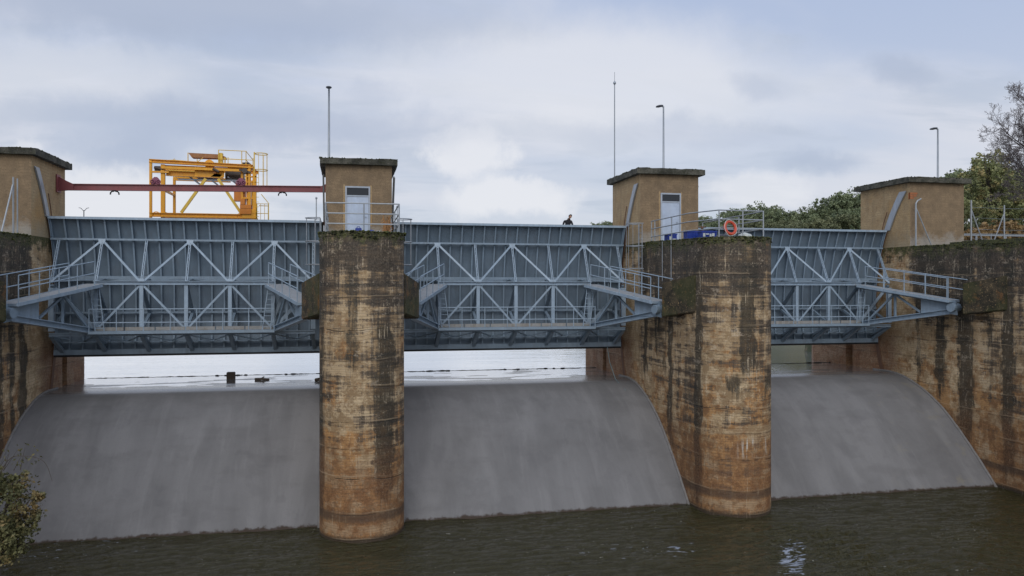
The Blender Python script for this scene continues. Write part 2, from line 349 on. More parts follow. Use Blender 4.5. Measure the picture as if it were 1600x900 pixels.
for q in ('lake', 'film'): M[q].node_tree.nodes['Principled BSDF'].inputs['Metallic'].default_value = .86
def foammat():
    m, k, bs = new_mat('white_foam'); pos = k.n('ShaderNodeNewGeometry').outputs['Position']
    n = k.noise(pos, 5, 6, .7)
    finish(k, bs, k.mix(k.ramp(n, .35, .6), (.35, .4, .42), (.82, .84, .86)), .7, n, .8, .06); return m
M['foam'] = foammat()
M['weed'] = paint('dark_waterweed', (.03, .024, .014), .9, .4, (.06, .05, .03), 5.)
M['shirt'] = paint('black_jacket', (.016, .016, .022), .85, .2, (.05, .03, .025), 5.)
M['trousers'] = paint('dark_trousers', (.03, .035, .05), .85, .2)
M['flesh'] = paint('tanned_hide_tone', (.42, .24, .16), .6, .15, (.3, .15, .1), 5.)
M['hair'] = paint('dark_hair', (.012, .01, .012), .7, .1)

# ------------------------------------------------------------------ builders
def tag(o, label=None, cat=None, group=None, kind=None):
    if label: o['label'] = label
    if cat: o['category'] = cat
    if group: o['group'] = group
    if kind: o['kind'] = kind
    return o
def thing(name, label, cat, loc, group=None):
    o = bpy.data.objects.new(name, None); col.objects.link(o); o.location = loc; o.empty_display_size = .3
    return tag(o, label, cat, group)
def root_of(p):
    while p.parent: p = p.parent
    return p
class MB:
    def __init__(s): s.v = []; s.f = []; s.mi = []; s.cur = 0
    def poly(s, pts, faces):
        n = len(s.v); s.v += [tuple(p) for p in pts]
        for f in faces: s.f.append(tuple(n + i for i in f)); s.mi.append(s.cur)
        return s
    def box(s, x0, x1, y0, y1, z0, z1):
        x0, x1 = min(x0, x1), max(x0, x1); y0, y1 = min(y0, y1), max(y0, y1); z0, z1 = min(z0, z1), max(z0, z1)
        p = [(x, y, z) for z in (z0, z1) for y in (y0, y1) for x in (x0, x1)]
        return s.poly(p, [(0, 2, 3, 1), (4, 5, 7, 6), (0, 1, 5, 4), (2, 6, 7, 3), (0, 4, 6, 2), (1, 3, 7, 5)])
    def bar(s, a, b, w=.08, h=None, up=(0, 0, 1)):
        a, b = Vector(a), Vector(b); h = h or w; d = (b - a).normalized(); u = Vector(up)
        if abs(d.dot(u)) > .98: u = Vector((0, 1, 0))
        r = d.cross(u).normalized() * w / 2; t = r.cross(d).normalized() * h / 2
        p = [a - r - t, a + r - t, a + r + t, a - r + t, b - r - t, b + r - t, b + r + t, b - r + t]
        return s.poly(p, [(0, 3, 2, 1), (4, 5, 6, 7), (0, 1, 5, 4), (1, 2, 6, 5), (2, 3, 7, 6), (3, 0, 4, 7)])
    def angle(s, a, b, w=.09, t=.018, up=(0, 0, 1)):     # L-profile
        a, b = Vector(a), Vector(b); d = (b - a).normalized(); u = Vector(up)
        if abs(d.dot(u)) > .98: u = Vector((0, 1, 0))
        r = d.cross(u).normalized(); q = r.cross(d).normalized()
        s.bar(a, b, w, t, up); s.bar(a + r * (w / 2 - t / 2) + q * (w / 2), b + r * (w / 2 - t / 2) + q * (w / 2), t, w * .95, up); return s
    def ibeam(s, a, b, w=.16, h=.3, t=.025, up=(0, 0, 1)):
        a, b = Vector(a), Vector(b); d = (b - a).normalized(); u = Vector(up)
        if abs(d.dot(u)) > .98: u = Vector((0, 1, 0))
        q = d.cross(u).normalized().cross(d).normalized()
        s.bar(a + q * (h / 2 - t / 2), b + q * (h / 2 - t / 2), w, t, up); s.bar(a - q * (h / 2 - t / 2), b - q * (h / 2 - t / 2), w, t, up)
        return s.bar(a, b, t, h - 2 * t - .001, up)
    def tube(s, pts, r, n=8, closed=False, r2=None):
        pts = [Vector(p) for p in pts]; m = len(pts); rings = []
        prev = None
        for i, p in enumerate(pts):
            if closed: d = pts[(i + 1) % m] - pts[i - 1]
            else: d = pts[min(i + 1, m - 1)] - pts[max(i - 1, 0)]
            d.normalize()
            if prev is None:
                u = Vector((0, 0, 1)) if abs(d.z) < .9 else Vector((0, 1, 0))
            else: u = prev
            x = d.cross(u)
            if x.length < 1e-4: x = d.cross(Vector((1, 0, 0)))
            x.normalize(); y = x.cross(d).normalized(); prev = y
            rr = r if r2 is None else r + (r2 - r) * i / max(1, m - 1)
            rings.append([p + (x * math.cos(2 * math.pi * j / n) + y * math.sin(2 * math.pi * j / n)) * rr for j in range(n)])
        fs = []
        for i in range(m if closed else m - 1):
            a = i * n; b = ((i + 1) % m) * n
            for j in range(n): fs.append((a + j, a + (j + 1) % n, b + (j + 1) % n, b + j))
        if not closed: fs.append(tuple(range(n - 1, -1, -1))); fs.append(tuple((m - 1) * n + j for j in range(n)))
        return s.poly([q for rg in rings for q in rg], fs)
    def lathe(s, c, prof, n=16, sx=1., sy=1.):
        c = Vector(c); pts = [c + Vector((r * math.cos(2 * math.pi * j / n) * sx, r * math.sin(2 * math.pi * j / n) * sy, z)) for (r, z) in prof for j in range(n)]
        fs = [(i * n + j, i * n + (j + 1) % n, (i + 1) * n + (j + 1) % n, (i + 1) * n + j) for i in range(len(prof) - 1) for j in range(n)]
        fs += [tuple(range(n - 1, -1, -1)), tuple((len(prof) - 1) * n + j for j in range(n))]
        return s.poly(pts, fs)
    def prism(s, out, z0, z1, nz=1):      # outline in plan, z0/z1 numbers or functions of (x, y)
        f0 = z0 if callable(z0) else (lambda x, y: z0); f1 = z1 if callable(z1) else (lambda x, y: z1)
        n = len(out); pts = []
        for i in range(nz + 1): pts += [(x, y, f0(x, y) + (f1(x, y) - f0(x, y)) * i / nz) for (x, y) in out]
        fs = [(i * n + j, i * n + (j + 1) % n, (i + 1) * n + (j + 1) % n, (i + 1) * n + j) for i in range(nz) for j in range(n)]
        fs += [tuple(range(n - 1, -1, -1)), tuple(nz * n + j for j in range(n))]
        return s.poly(pts, fs)
    def slab(s, poly3, t):                # a plate: polygon of 3D points thickened by vector t
        n = len(poly3); t = Vector(t); p = [Vector(q) for q in poly3]
        return s.poly(p + [q + t for q in p], [tuple(range(n - 1, -1, -1)), tuple(range(n, 2 * n))] + [(i, (i + 1) % n, n + (i + 1) % n, n + i) for i in range(n)])
    def build(s, name, mats, parent=None, smooth=False, bevel=0, loc=None):
        if not isinstance(mats, (list, tuple)): mats = [mats]
        L = Vector(root_of(parent).location) if parent else Vector(loc or (0, 0, 0))
        me = bpy.data.meshes.new(name); me.from_pydata([tuple(Vector(p) - L) for p in s.v], [], s.f)
        bm = bmesh.new(); bm.from_mesh(me); bmesh.ops.recalc_face_normals(bm, faces=bm.faces)
        if bevel:
            es = [e for e in bm.edges if len(e.link_faces) == 2 and e.calc_face_angle(0) > .5]
            bmesh.ops.bevel(bm, geom=es, offset=bevel, segments=2, affect='EDGES', clamp_overlap=True)
        bm.to_mesh(me); bm.free()
        for m in mats: me.materials.append(m)
        if len(mats) > 1 and not bevel: me.polygons.foreach_set('material_index', s.mi)
        if smooth: me.polygons.foreach_set('use_smooth', [True] * len(me.polygons))
        o = bpy.data.objects.new(name, me); col.objects.link(o)
        if parent: o.parent = parent
        else: o.location = L
        return o
def copy_tree(o, delta, parent=None):
    c = o.copy(); col.objects.link(c)
    if parent: c.parent = parent
    else: c.location = Vector(o.location) + Vector(delta)
    for ch in list(o.children): copy_tree(ch, delta, c)
    return c

# ------------------------------------------------------------------ dimensions of the dam (metres, camera at 0,0,0)
X0, S, HW = .6, 14.46, 1.5
YN, YT, YB = 29.2, 35.3, 44.8
ZTOP, ZW, ZL = 2.05, -8.72, -4.40       # pier top, lower water, lake level
FA, FBL, FBR, FC, FCR, FD = X0 - S + HW, X0 - HW, X0 + HW, X0 + S - HW, X0 + S + HW, X0 + 2 * S - HW
GC, GY = 28.5, -1.0; GR = 9.5           # centre of the gate skin's arc
def skin_y(z, r=GR): return GC + math.sqrt(r * r - (z - GY) ** 2)

# ------------------------------------------------------------------ water and ground
def grid(name, mat, xs, ys, zf, loc=(0, 0, 0), smooth=True):
    mb = MB(); n = len(xs)
    mb.poly([(x, y, zf(x, y)) for y in ys for x in xs], [(j * n + i, j * n + i + 1, (j + 1) * n + i + 1, (j + 1) * n + i) for j in range(len(ys) - 1) for i in range(n - 1)])
    return mb.build(name, mat, None, smooth, 0, loc)
def lin(a, b, n): return [a + (b - a) * i / (n - 1) for i in range(n)]
from mathutils import noise as mn
def waves(x, y):
    a = mn.noise((x * .5, y * 1.1, 0)) * .05 + mn.noise((x * 1.5, y * 2.9, 4)) * .034 + mn.noise((x * 3.3, y * 6.1, 7)) * .012
    g = math.exp(-((x - 15.6) / 2.2) ** 2 - ((y - 24.2) / 2.6) ** 2)
    a += g * (mn.noise((x * 1.3, y * 3.4, 9)) * .20 + mn.noise((x * 3, y * 7, 3)) * .05)
    return ZW + a
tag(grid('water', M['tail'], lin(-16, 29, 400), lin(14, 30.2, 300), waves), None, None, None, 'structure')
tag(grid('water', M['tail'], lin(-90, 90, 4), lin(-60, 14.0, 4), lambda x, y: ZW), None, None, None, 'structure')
tag(grid('lake_water', M['lake'], [-900, -60, -14, 10, 28.3, 60, 300, 1500], [42.0, 60, 120, 400, 1600], lambda x, y: ZL, (0, 0, 0), False), None, None, None, 'structure')
def sst(a, b, x): t = max(0, min(1, (x - a) / (b - a))); return t * t * (3 - 2 * t)
def hill(x, y):
    h = -7.0
    r = sst(46, 62, x - (y - 90) * .05) * sst(72, 92, y)          # wooded bank across the water
    h += r * (10.0 + 2.5 * sst(60, 100, x))
    h += sst(31, 36, x) * (1 - sst(95, 130, y)) * sst(42, 47, y) * sst(52, 60, x + (y - 44) * .4) * 2 + sst(38, 60, x) * sst(46, 58, y) * 5.5 * (1 - r)
    if x > 31: h = max(h, 1.85 * sst(31, 32, x) + (-7) * (1 - sst(31, 32, x))) if y < 52 else h
    h += sst(230, 300, y) * sst(45, 130, x - (y - 250) * .1) * 22
    h += sst(500, 800, y) * 12 + mn.noise((x * .02, y * .02, 0)) * 1.2
    return h
tag(grid('hillside', M['hill'], lin(30.9, 80, 30) + lin(86, 500, 40), lin(44.0, 130, 44) + lin(140, 1200, 40), hill), None, None, None, 'structure')
tag(grid('far_shore', M['hill'], lin(-700, 30, 40), [560, 600, 650, 720, 900], lambda x, y: -8 + sst(560, 700, y) * (24 + 6 * mn.noise((x * .01, 3, 1)))), None, None, None, 'structure')
tag(grid('riverbank', M['hill'], lin(-40, -5.2, 20), lin(2, 20, 14), lambda x, y: -10.2 + 3.4 * sst(-5.2, -12, x) + mn.noise((x, y, 2)) * .3), None, None, None, 'structure')

# ------------------------------------------------------------------ spillways
PROF = [(42.3, -9.5), (42.25, -4.62), (42.0, -4.44), (41.2, -4.415), (40.2, -4.41), (39.2, -4.405), (38.3, -4.402), (37.6, -4.398), (37.05, -4.384), (36.4, -4.425), (35.7, -4.54), (34.8, -4.83), (33.9, -5.23), (33.0, -5.78), (32.2, -6.42), (31.5, -7.05), (30.7, -7.83), (29.8, -8.78), (29.2, -9.5), (29.2, -10)]
def spline(pts, n=4):
    out = []
    for i in range(len(pts) - 1):
        p0, p1, p2, p3 = pts[max(i - 1, 0)], pts[i], pts[i + 1], pts[min(i + 2, len(pts) - 1)]
        for j in range(n):
            t = j / n
            out.append(tuple(.5 * ((2 * p1[a]) + (-p0[a] + p2[a]) * t + (2 * p0[a] - 5 * p1[a] + 4 * p2[a] - p3[a]) * t * t + (-p0[a] + 3 * p1[a] - 3 * p2[a] + p3[a]) * t ** 3) for a in range(len(p1))))
    out.append(pts[-1]); return out
PS = PROF[:2] + spline(PROF[2:], 4)
SPL = [('left', FA, FBL, 'grey curved concrete spillway below the yellow crane, left of the first pier'),
       ('mid', FBR, FC, 'grey curved concrete spillway face between the two round-nosed piers'),
       ('right', FCR, FD, 'grey curved concrete spillway right of the second pier, lichen-stained at its right edge')]
for (_, xa, xb, lab) in SPL:
    t = thing('spillway', lab, 'spillway', ((xa + xb) / 2, 36, -9), 'spillway bays of the dam')
    xs = lin(xa - .05, xb + .05, 150); mb = MB(); n = len(xs); pts = []
    for (y, z) in PS:
        for x in xs:
            dz = 0
            if 37.15 < y < 42.1:
                dz = (mn.fractal((x * .38, y * 1.6, xa), 1.0, 2.0, 5) * .034 - .001) * sst(37.15, 37.7, y)
                dz += .05 * sst(41.8, 42.1, y) * 0
            elif z < -4.5: dz = mn.noise((x * .5, y * .7, z * .7)) * .012
            pts.append((x, y, z + dz))
    fs = [(j * n + i, j * n + i + 1, (j + 1) * n + i + 1, (j + 1) * n + i) for j in range(len(PS) - 1) for i in range(n - 1)]
    mb.poly(pts, fs); mb.build('concrete_face', M['spill'], t, True)
    for xe in (xa + .03, xb - .03):
        mb = MB(); mb.tube([(xe + .008 * math.sin(i * 2.1), y, z + .012) for i, (y, z) in enumerate(PS) if 29.7 < y < 38.2], .062, 6)
        mb.build('mortar_fillet', M['fillet'], t, True)
    mb = MB(); mb.box(xa, xb, 37.1, 42.02, ZL - .014, ZL - .0005)
    tag(mb.build('water_film', M['film'], None), None, None, None, 'structure')
    # weed caught along the upstream edge of the crest
    random.seed(int(xa * 7)); mb = MB(); x = xa + .1
    while x < xb:
        l = random.uniform(.1, .5); r = random.choice([.007, .009, .012, .016, .028])
        mb.tube([(x, 42.05 + random.uniform(-.06, .06), ZL + r * .3), (x + l * .5, 42.05 + random.uniform(-.08, .08), ZL + r * .9), (x + l, 42.05 + random.uniform(-.06, .06), ZL + r * .3)], r, 5)
        x += l * random.uniform(.6, 1.0)
    tag(mb.build('weed_line', M['weed'], None), None, None, None, 'stuff')

# ------------------------------------------------------------------ piers and side walls
def top_z(x, y): return 1.96 + .16 * sst(28, 35.3, y) + .02 * mn.noise((x * 2, y * 2, 0))
def pier_outline(xc, yb=YB):
    o = []
    for i in range(25):
        a = math.pi + math.pi * i / 24; o.append((xc + HW * math.cos(a), YN + HW * math.sin(a)))
    ys = lin(YN + .8, 40.2, 14)
    o += [(xc + HW, y) for y in ys] + [(xc + HW, 40.25), (xc + HW - 1.2, 40.27), (xc + HW - 1.2, 40.8), (xc + HW, 40.82), (xc + HW, yb - .9)]
    for i in range(1, 12):
        a = math.pi * i / 12; o.append((xc + HW * math.cos(a), yb - .9 + .9 * math.sin(a)))
    o += [(xc - HW, yb - .9), (xc - HW, 40.82), (xc - HW + 1.2, 40.8), (xc - HW + 1.2, 40.27), (xc - HW, 40.25)] + [(xc - HW, y) for y in reversed(ys)]
    return o
def pier_body(out, parent, zt=top_z, name='wall'):
    mb = MB(); mb.prism(out, -11, zt, 24); o = mb.build(name, M['pier'], parent)
    # chipped, weathered edge
    me = o.data
    return o
def corbel(face, sgn, parent):      # sgn: +1 block sticks out towards +x from a face
    f = face - sgn * .12
    e = face + sgn * .72
    rz0, rz1, fz0, fz1 = -1.20, .20, -.95, .54
    p = [(f, 31.0, rz0), (e, 31.0, rz0), (e, 31.0, rz1), (f, 31.0, rz1 + .08), (f, 29.25, fz0), (face + sgn * .04, 29.25, fz0), (face + sgn * .04, 29.25, fz1), (f, 29.25, fz1)]
    mb = MB(); mb.poly(p, [(0, 1, 2, 3), (4, 7, 6, 5), (0, 4, 5, 1), (1, 5, 6, 2), (2, 6, 7, 3), (3, 7, 4, 0)])
    mb.build('trunnion_block', M['corbel'], parent, False, .035)
def guides(face, sgn, parent):      # steel arcs let into the wall on which the gate seals run
    def arc(z0, z1, r0, r1, th, n=14):
        mb = MB(); zs = lin(z0, z1, n)
        for a, b in zip(zs, zs[1:]):
            ya0, ya1, yb0, yb1 = skin_y(a, r0), skin_y(a, r1), skin_y(b, r0), skin_y(b, r1)
            mb.slab([(face, ya0, a), (face, ya1, a), (face, yb1, b), (face, yb0, b)], (sgn * th, 0, 0))
        return mb
    arc(-4.5, 3.0, GR - .12, GR + .16, .03).build('seal_plate', M['rust'], parent)
    arc(3.02, 4.95, GR - .28, GR + .12, .035).build('guide_plate', M['plate'], parent)
    mb = arc(3.02, 4.9, GR - .31, GR - .25, .07)
    for a, b in zip(lin(3.02, 4.9, 14), lin(3.02, 4.9, 14)[1:]):
        pass
    mb.build('guide_flange', M['galv'], parent)
    MB().tube([(face + sgn * .06, 37.4, 2.9), (face + sgn * .06, 37.25, 3.4), (face + sgn * .07, 36.95, 4.0)], .022, 6).build('rusty_bar', M['rust'], parent)
pb = thing('concrete_pier', 'first tall stained concrete pier with a round nose, left of centre, mossy at the top', 'pier', (X0, 29, -9), 'round-nosed dam piers')
pier_body(pier_outline(X0), pb); corbel(FBL, -1, pb); corbel(FBR, 1, pb); guides(FBL, -1, pb); guides(FBR, 1, pb)
pc = thing('concrete_pier', 'second tall stained concrete pier right of centre with white lime drips low on its nose', 'pier', (X0 + S, 29, -9), 'round-nosed dam piers')
pier_body(pier_outline(X0 + S), pc); corbel(FC, -1, pc); corbel(FCR, 1, pc); guides(FC, -1, pc); guides(FCR, 1, pc)
def niche(face, sgn, parent):
    mb = MB(); mb.poly([(face - sgn * .1, 29.5, -1.02), (face + sgn * .16, 29.8, -1.04), (face + sgn * .26, 30.7, -1.3), (face - sgn * .1, 30.8, -1.3),
                        (face - sgn * .1, 29.6, -1.55), (face + sgn * .03, 29.9, -1.6), (face + sgn * .03, 30.6, -1.5), (face - sgn * .1, 30.7, -1.5)],
                       [(0, 1, 2, 3), (4, 7, 6, 5), (0, 4, 5, 1), (1, 5, 6, 2), (2, 6, 7, 3), (3, 7, 4, 0)])
    mb.build('ledge', M['pier'], parent)
niche(FC, -1, pc); 
def side_wall(face, sgn, far, yb, slot, lab, y0):
    t = thing('side_wall', lab, 'wall', (face + sgn * 1.5, 30, -9), 'abutment walls of the dam')
    s = sgn; ys = lin(y0, slot, 20)
    o = [(face, y) for y in ys] + [(face, slot + .01), (face + s * 1.3, slot + .03), (face + s * 1.3, slot + .6), (face, slot + .62), (face, yb - 1.0), (face + s * .4, yb - .2), (face + s * 1.2, yb), (far, yb), (far, y0)]
    pier_body(o, t, top_z if sgn < 0 else (lambda x, y: top_z(x, y)))
    corbel(face, -sgn, t); guides(face, -sgn, t)
    return t
wa = side_wall(FA, -1, -34, 42.9, 38.85, 'dark stained left side wall at the frame edge, tan where it meets the gate', 16)
wd = side_wall(FD, 1, 60, 44.8, 39.95, 'long right side wall with black water streaks and a mossy top', 14)
niche(FD, -1, wd)
# raised kerb along the right wall's top
mb = MB(); mb.prism([(FD + .01, 18), (FD + .3, 18), (FD + .3, 32.6), (FD + .01, 32.6)], lambda x, y: top_z(x, y) - .02, lambda x, y: top_z(x, y) + .10 + .04 * mn.noise((y * 3, 1, 1)), 1)
mb.build('kerb', M['pier'], wd)
mb = MB()
mb.box(FD + 1.9, 59, 32.6, 34.0, 1.9, 2.32); mb.build('parapet_base', M['pier'], wd)

# moss tufts on the wall tops
def moss(outline_pts, parent, seed, n):
    random.seed(seed); mb = MB()
    for i in range(n):
        a, b = random.choice(outline_pts); t = random.random()
        x = a[0] + (b[0] - a[0]) * t + random.uniform(-.05, .05); y = a[1] + (b[1] - a[1]) * t + random.uniform(-.05, .05)
        r = random.uniform(.02, .06); z = top_z(x, y) - .01 - (random.random() ** 3) * .25
        mb.lathe((x, y, z), [(.1 * r, -r * .5), (r, -.1 * r), (r * .8, r * .45), (.15 * r, r * .75)], 6)
    mb.build('moss', M['mossy'], parent, True)['kind'] = 'stuff'
def mossmat():
    m, k, bs = new_mat('cushion_moss'); pos = k.n('ShaderNodeNewGeometry').outputs['Position']
    finish(k, bs, k.mix(k.ramp(k.noise(pos, 9, 4, .7), .4, .6), (.012, .015, .005), (.075, .085, .018)), .95, k.noise(pos, 40, 3, .7), .8, .03); return m
M['mossy'] = mossmat()
for xc, par, sd_ in ((X0, pb, 1), (X0 + S, pc, 2)):
    o = pier_outline(xc)[:36]; edges = list(zip(o, o[1:])); lo = [e for e in edges]
    moss(lo + [((xc - HW, YN), (xc - HW, 35))] * 12, par, sd_, 420)
moss([((FD, 22), (FD, 35.2))], wd, 3, 260); moss([((FD, 35.2), (FD + 3.5, 35.2))], wd, 5, 60)
moss([((FA, 30), (FA, 35.2))], wa, 4, 120)

# ------------------------------------------------------------------ gate towers
def tower(xc, lab, door, zb=2.0, w=1.43, y0=YT, y1=39.25, grow=0., brick=False, seed=0):
    t = thing('gate_tower', lab, 'tower', (xc, (y0 + y1) / 2, zb), 'hoist towers on the dam')
    z1 = 5.36; mb = MB(); xa, xb = xc - w, xc + w + grow
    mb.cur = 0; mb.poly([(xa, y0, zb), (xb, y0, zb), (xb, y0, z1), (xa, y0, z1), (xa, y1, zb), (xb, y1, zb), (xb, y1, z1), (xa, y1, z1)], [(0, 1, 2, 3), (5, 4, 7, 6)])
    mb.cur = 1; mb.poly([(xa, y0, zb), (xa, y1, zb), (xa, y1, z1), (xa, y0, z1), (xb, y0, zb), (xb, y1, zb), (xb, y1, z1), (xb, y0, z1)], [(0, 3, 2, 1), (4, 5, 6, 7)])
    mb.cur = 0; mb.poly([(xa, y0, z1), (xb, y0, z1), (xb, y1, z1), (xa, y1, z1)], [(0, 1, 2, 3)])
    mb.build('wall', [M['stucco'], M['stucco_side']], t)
    random.seed(seed); o = 0.24
    base = [(xa - o, y0 - o), (xb + o, y0 - o), (xb + o, y1 + o), (xa - o, y1 + o)]; out = []
    for a, b in zip(base, base[1:] + base[:1]):
        for i in range(14):
            q = i / 14; out.append((a[0] + (b[0] - a[0]) * q + random.uniform(-.012, .012), a[1] + (b[1] - a[1]) * q + random.uniform(-.012, .012)))
    mb = MB(); mb.prism(out, lambda x, y: z1 - .005 + .02 * mn.noise((x * 2, y * 2, seed)), lambda x, y: z1 + .26 + .045 * mn.noise((x * 2.3, y * 2.3, seed + 5)), 3)
    rf = mb.build('roof', M['roof'], t)
    mb = MB()
    for i in range(70):
        a, b = random.choice(list(zip(base, base[1:] + base[:1]))); q = random.random(); r = random.uniform(.02, .055)
        mb.lathe((a[0] + (b[0] - a[0]) * q, a[1] + (b[1] - a[1]) * q, z1 + .25), [(.1 * r, -r * .5), (r, 0), (.2 * r, r * .7)], 6)
    mb.build('moss', M['mossy'], rf, True)['kind'] = 'stuff'
    if door:
        dx0, dx1, dz0, dz1 = door; y = y0 - .02
        fr = MB(); b = .07
        fr.box(dx0 - b, dx0, y - .03, y + .05, dz0, dz1 + b); fr.box(dx1, dx1 + b, y - .03, y + .05, dz0, dz1 + b); fr.box(dx0, dx1, y - .03, y + .05, dz1, dz1 + b); fr.box(dx0, dx1, y - .025, y + .05, dz1 - .38, dz1 - .32)
        d = MB(); d.box(dx0 + .005, dx1 - .005, y - .004, y + .015, dz0, dz1 - .385); dd = d.build('door', M['door'], t)
        fr.build('frame', M['doorframe'], dd)
        g = MB(); g.box(dx0 + .005, dx1 - .005, y, y + .012, dz1 - .315, dz1 - .004); g.build('transom_window', M['glass'], dd)
        h = MB(); h.tube([(dx1 - .1, y - .02, dz0 + 1.0), (dx1 - .1, y - .06, dz0 + 1.0), (dx1 - .2, y - .06, dz0 + 1.0)], .012, 6); h.build('handle', M['galv'], dd)
        p = MB()   # pale plaster ring round the frame
        p.box(dx0 - .15, dx0 - b - .002, y + .012, y + .0195, dz0, dz1 + .14); p.box(dx1 + b + .002, dx1 + .14, y + .012, y + .0195, dz0 + .6, dz1 + .12)
        p.build('plaster_patch', M['stucco_side'], t)
    if brick:
        mb = MB(); z = 4.75
        for r_, wd_ in enumerate((.42, .36, .22)):
            x = xa - .012
            while x < xa + wd_: 
                mb.box(x, min(x + .2, xa + wd_), y0 - .012, y0 + .05, z - r_ * .115, z - r_ * .115 + .095); x += .215
        mb.box(xa - .012, xa - .001, y0, y0 + .12, z - .24, z + .09)
        mb.build('bare_brick_patch', M['brick'], t)
    return t
tower(X0 - S, 'ochre concrete tower cut by the left edge of the picture, red beam fixed to it', None, w=1.5 - .012, seed=1)
tower(X0 - .01, 'brown tower with pale blue door standing on the first pier, red beam ending at it', (.07, 1.0, 2.1, 4.36), w=1.42, seed=2)
tower(X0 + S - .03, 'ochre tower with pale blue door behind the lifebuoy on the second pier', (14.64, 15.52, 2.1, 4.42), w=1.46, seed=3)
tower(X0 + 2 * S - .02, 'doorless ochre tower at the right with a bare brick patch at its corner', None, w=1.47, grow=.22, brick=True, seed=4)

# ------------------------------------------------------------------ radial gates
PAN = 1.785; HG = 5.63
def make_gate(cx, lab):
    t = thing('radial_gate', lab, 'sluice gate', (cx, 37, -2.95), 'raised radial gates between the piers')
    st, sk, gd = M['steel'], M['skin'], M['girder']
    zs = lin(-2.9, 3.0, 25); mb = MB()
    for a, b in zip(zs, zs[1:]):
        mb.poly([(cx - HG, skin_y(a), a), (cx + HG, skin_y(a), a), (cx + HG, skin_y(b), b), (cx - HG, skin_y(b), b)], [(0, 1, 2, 3)])
        mb.poly([(cx - HG, skin_y(a) + .03, a), (cx + HG, skin_y(a) + .03, a), (cx + HG, skin_y(b) + .03, b), (cx - HG, skin_y(b) + .03, b)], [(0, 3, 2, 1)])
    mb.build('skin_plate', sk, t)
    NR = 21
    for i in range(NR + 1):
        x = cx - HG + .05 + (2 * HG - .1) * i / NR; mb = MB()
        for a, b in zip(zs, zs[1:]):
            ya, yb = skin_y(a), skin_y(b)
            mb.slab([(x - .006, ya, a), (x - .006, ya - .13, a), (x - .006, yb - .13, b), (x - .006, yb, b)], (.012, 0, 0))
            mb.slab([(x - .034, ya - .131, a), (x + .034, ya - .131, a), (x + .034, yb - .131, b), (x - .034, yb - .131, b)], (0, -.012, 0))
        mb.build('rib', gd, t)
    # side frames of the gate, thicker
    for sx in (-1, 1):
        mb = MB(); x = cx + sx * (HG - .01)
        for a, b in zip(zs, zs[1:]):
            ya, yb = skin_y(a), skin_y(b); mb.slab([(x, ya, a), (x, ya - .26, a), (x, yb - .26, b), (x, yb, b)], (-sx * .03, 0, 0))
        mb.build('side_plate', gd, t)
        mb = MB()
        for a, b in zip(zs, zs[1:]):
            mb.slab([(x + sx * .015, skin_y(a) - .06, a), (x + sx * .015, skin_y(a) + .02, a), (x + sx * .015, skin_y(b) + .02, b), (x + sx * .015, skin_y(b) - .06, b)], (sx * .075, 0, 0))
        mb.build('rubber_seal', M['black'], t)
    # girders on the skin
    def beam(name, z, d, h, mat, x0=-HG, x1=HG, back=.145):
        y = skin_y(z) - back; m_ = MB(); m_.box(cx + x0, cx + x1, y - d, y - d + .02, z - h / 2, z + h / 2); m_.box(cx + x0, cx + x1, y - d + .02, y, z - .012, z + .012)
        m_.build(name, mat, t)
    mb = MB(); y = skin_y(3.0)
    mb.box(cx - HG, cx + HG, y - .24, y + .06, 3.0, 3.035); mb.box(cx - HG, cx + HG, y - .26, y - .24, 2.935, 3.04); mb.build('top_beam', st, t)
    beam('upper_girder', 2.10, .16, .08, gd)
    beam('middle_girder', .42, .12, .20, gd); beam('lower_girder', -1.08, .16, .08, gd); beam('bottom_girder', -2.35, .30, .04, gd)
    mb = MB(); y = skin_y(-2.8); mb.box(cx - HG, cx + HG, y - .25, y - .22, -2.9, -2.68); mb.box(cx - HG, cx + HG, y - .22, y, -2.70, -2.68); mb.build('bottom_beam', gd, t)
    mb = MB(); mb.box(cx - HG, cx + HG, y - .23, y + .05, -2.99, -2.90); mb.build('rubber_sill', M['black'], t)
    # front truss
    YC, ZC, ZB_, ZU = 36.25, .22, -1.80, 2.03
    YU = skin_y(ZU) - .36
    up = lambda k_: Vector((cx + k_ * PAN, YU, ZU)); ch = lambda k_: Vector((cx + k_ * PAN, YC, ZC)); lo = lambda k_: Vector((cx + k_ * PAN, YC, ZB_))
    for k_ in range(-3, 4):
        e = k_ if abs(k_) < 3 else k_ * .985
        m_ = MB(); a, b = up(e), ch(e)
        for o in (-.035, .035): m_.bar(a + Vector((o, 0, 0)), b + Vector((o, 0, 0)), .030, .08)
        for j in range(9):
            q = a.lerp(b, (j + .5) / 9); m_.bar(q + Vector((-.05, -.046, -.03)), q + Vector((.05, -.046, .03)), .012, .03)
        m_.build('truss_post', st, t)
        m_ = MB(); a, b = ch(e) + Vector((0, 0, -.06)), lo(e)
        m_.ibeam(a, b, .15, .13, .02, (0, 1, 0)) if abs(k_) < 3 else m_.ibeam(a + Vector((0, 0, -.15)), b, .2, .16, .02, (0, 1, 0))
        m_.build('lower_post', st, t)
        m_ = MB(); zq = -1.08; q = Vector((cx + e * PAN, skin_y(zq) - .3, zq))
        m_.bar(ch(e) + Vector((0, .05, -.1)), q, .13, .11); m_.build('rear_strut', M['skin'], t)
        m_ = MB(); m_.bar(q + Vector((0, 0, -.05)), lo(e) + Vector((0, .1, .05)), .12, .10); m_.build('rear_strut', gd, t)
        m_ = MB(); q = Vector((cx + e * PAN, skin_y(-2.7) - .26, -2.74)); m_.bar(lo(e) + Vector((0, .0, -.2)), q, .15, .13)
        m_.bar(lo(e) + Vector((.0, .15, -.16)), q + Vector((0, .1, .25)), .1, .1); m_.build('bottom_strut', gd, t)
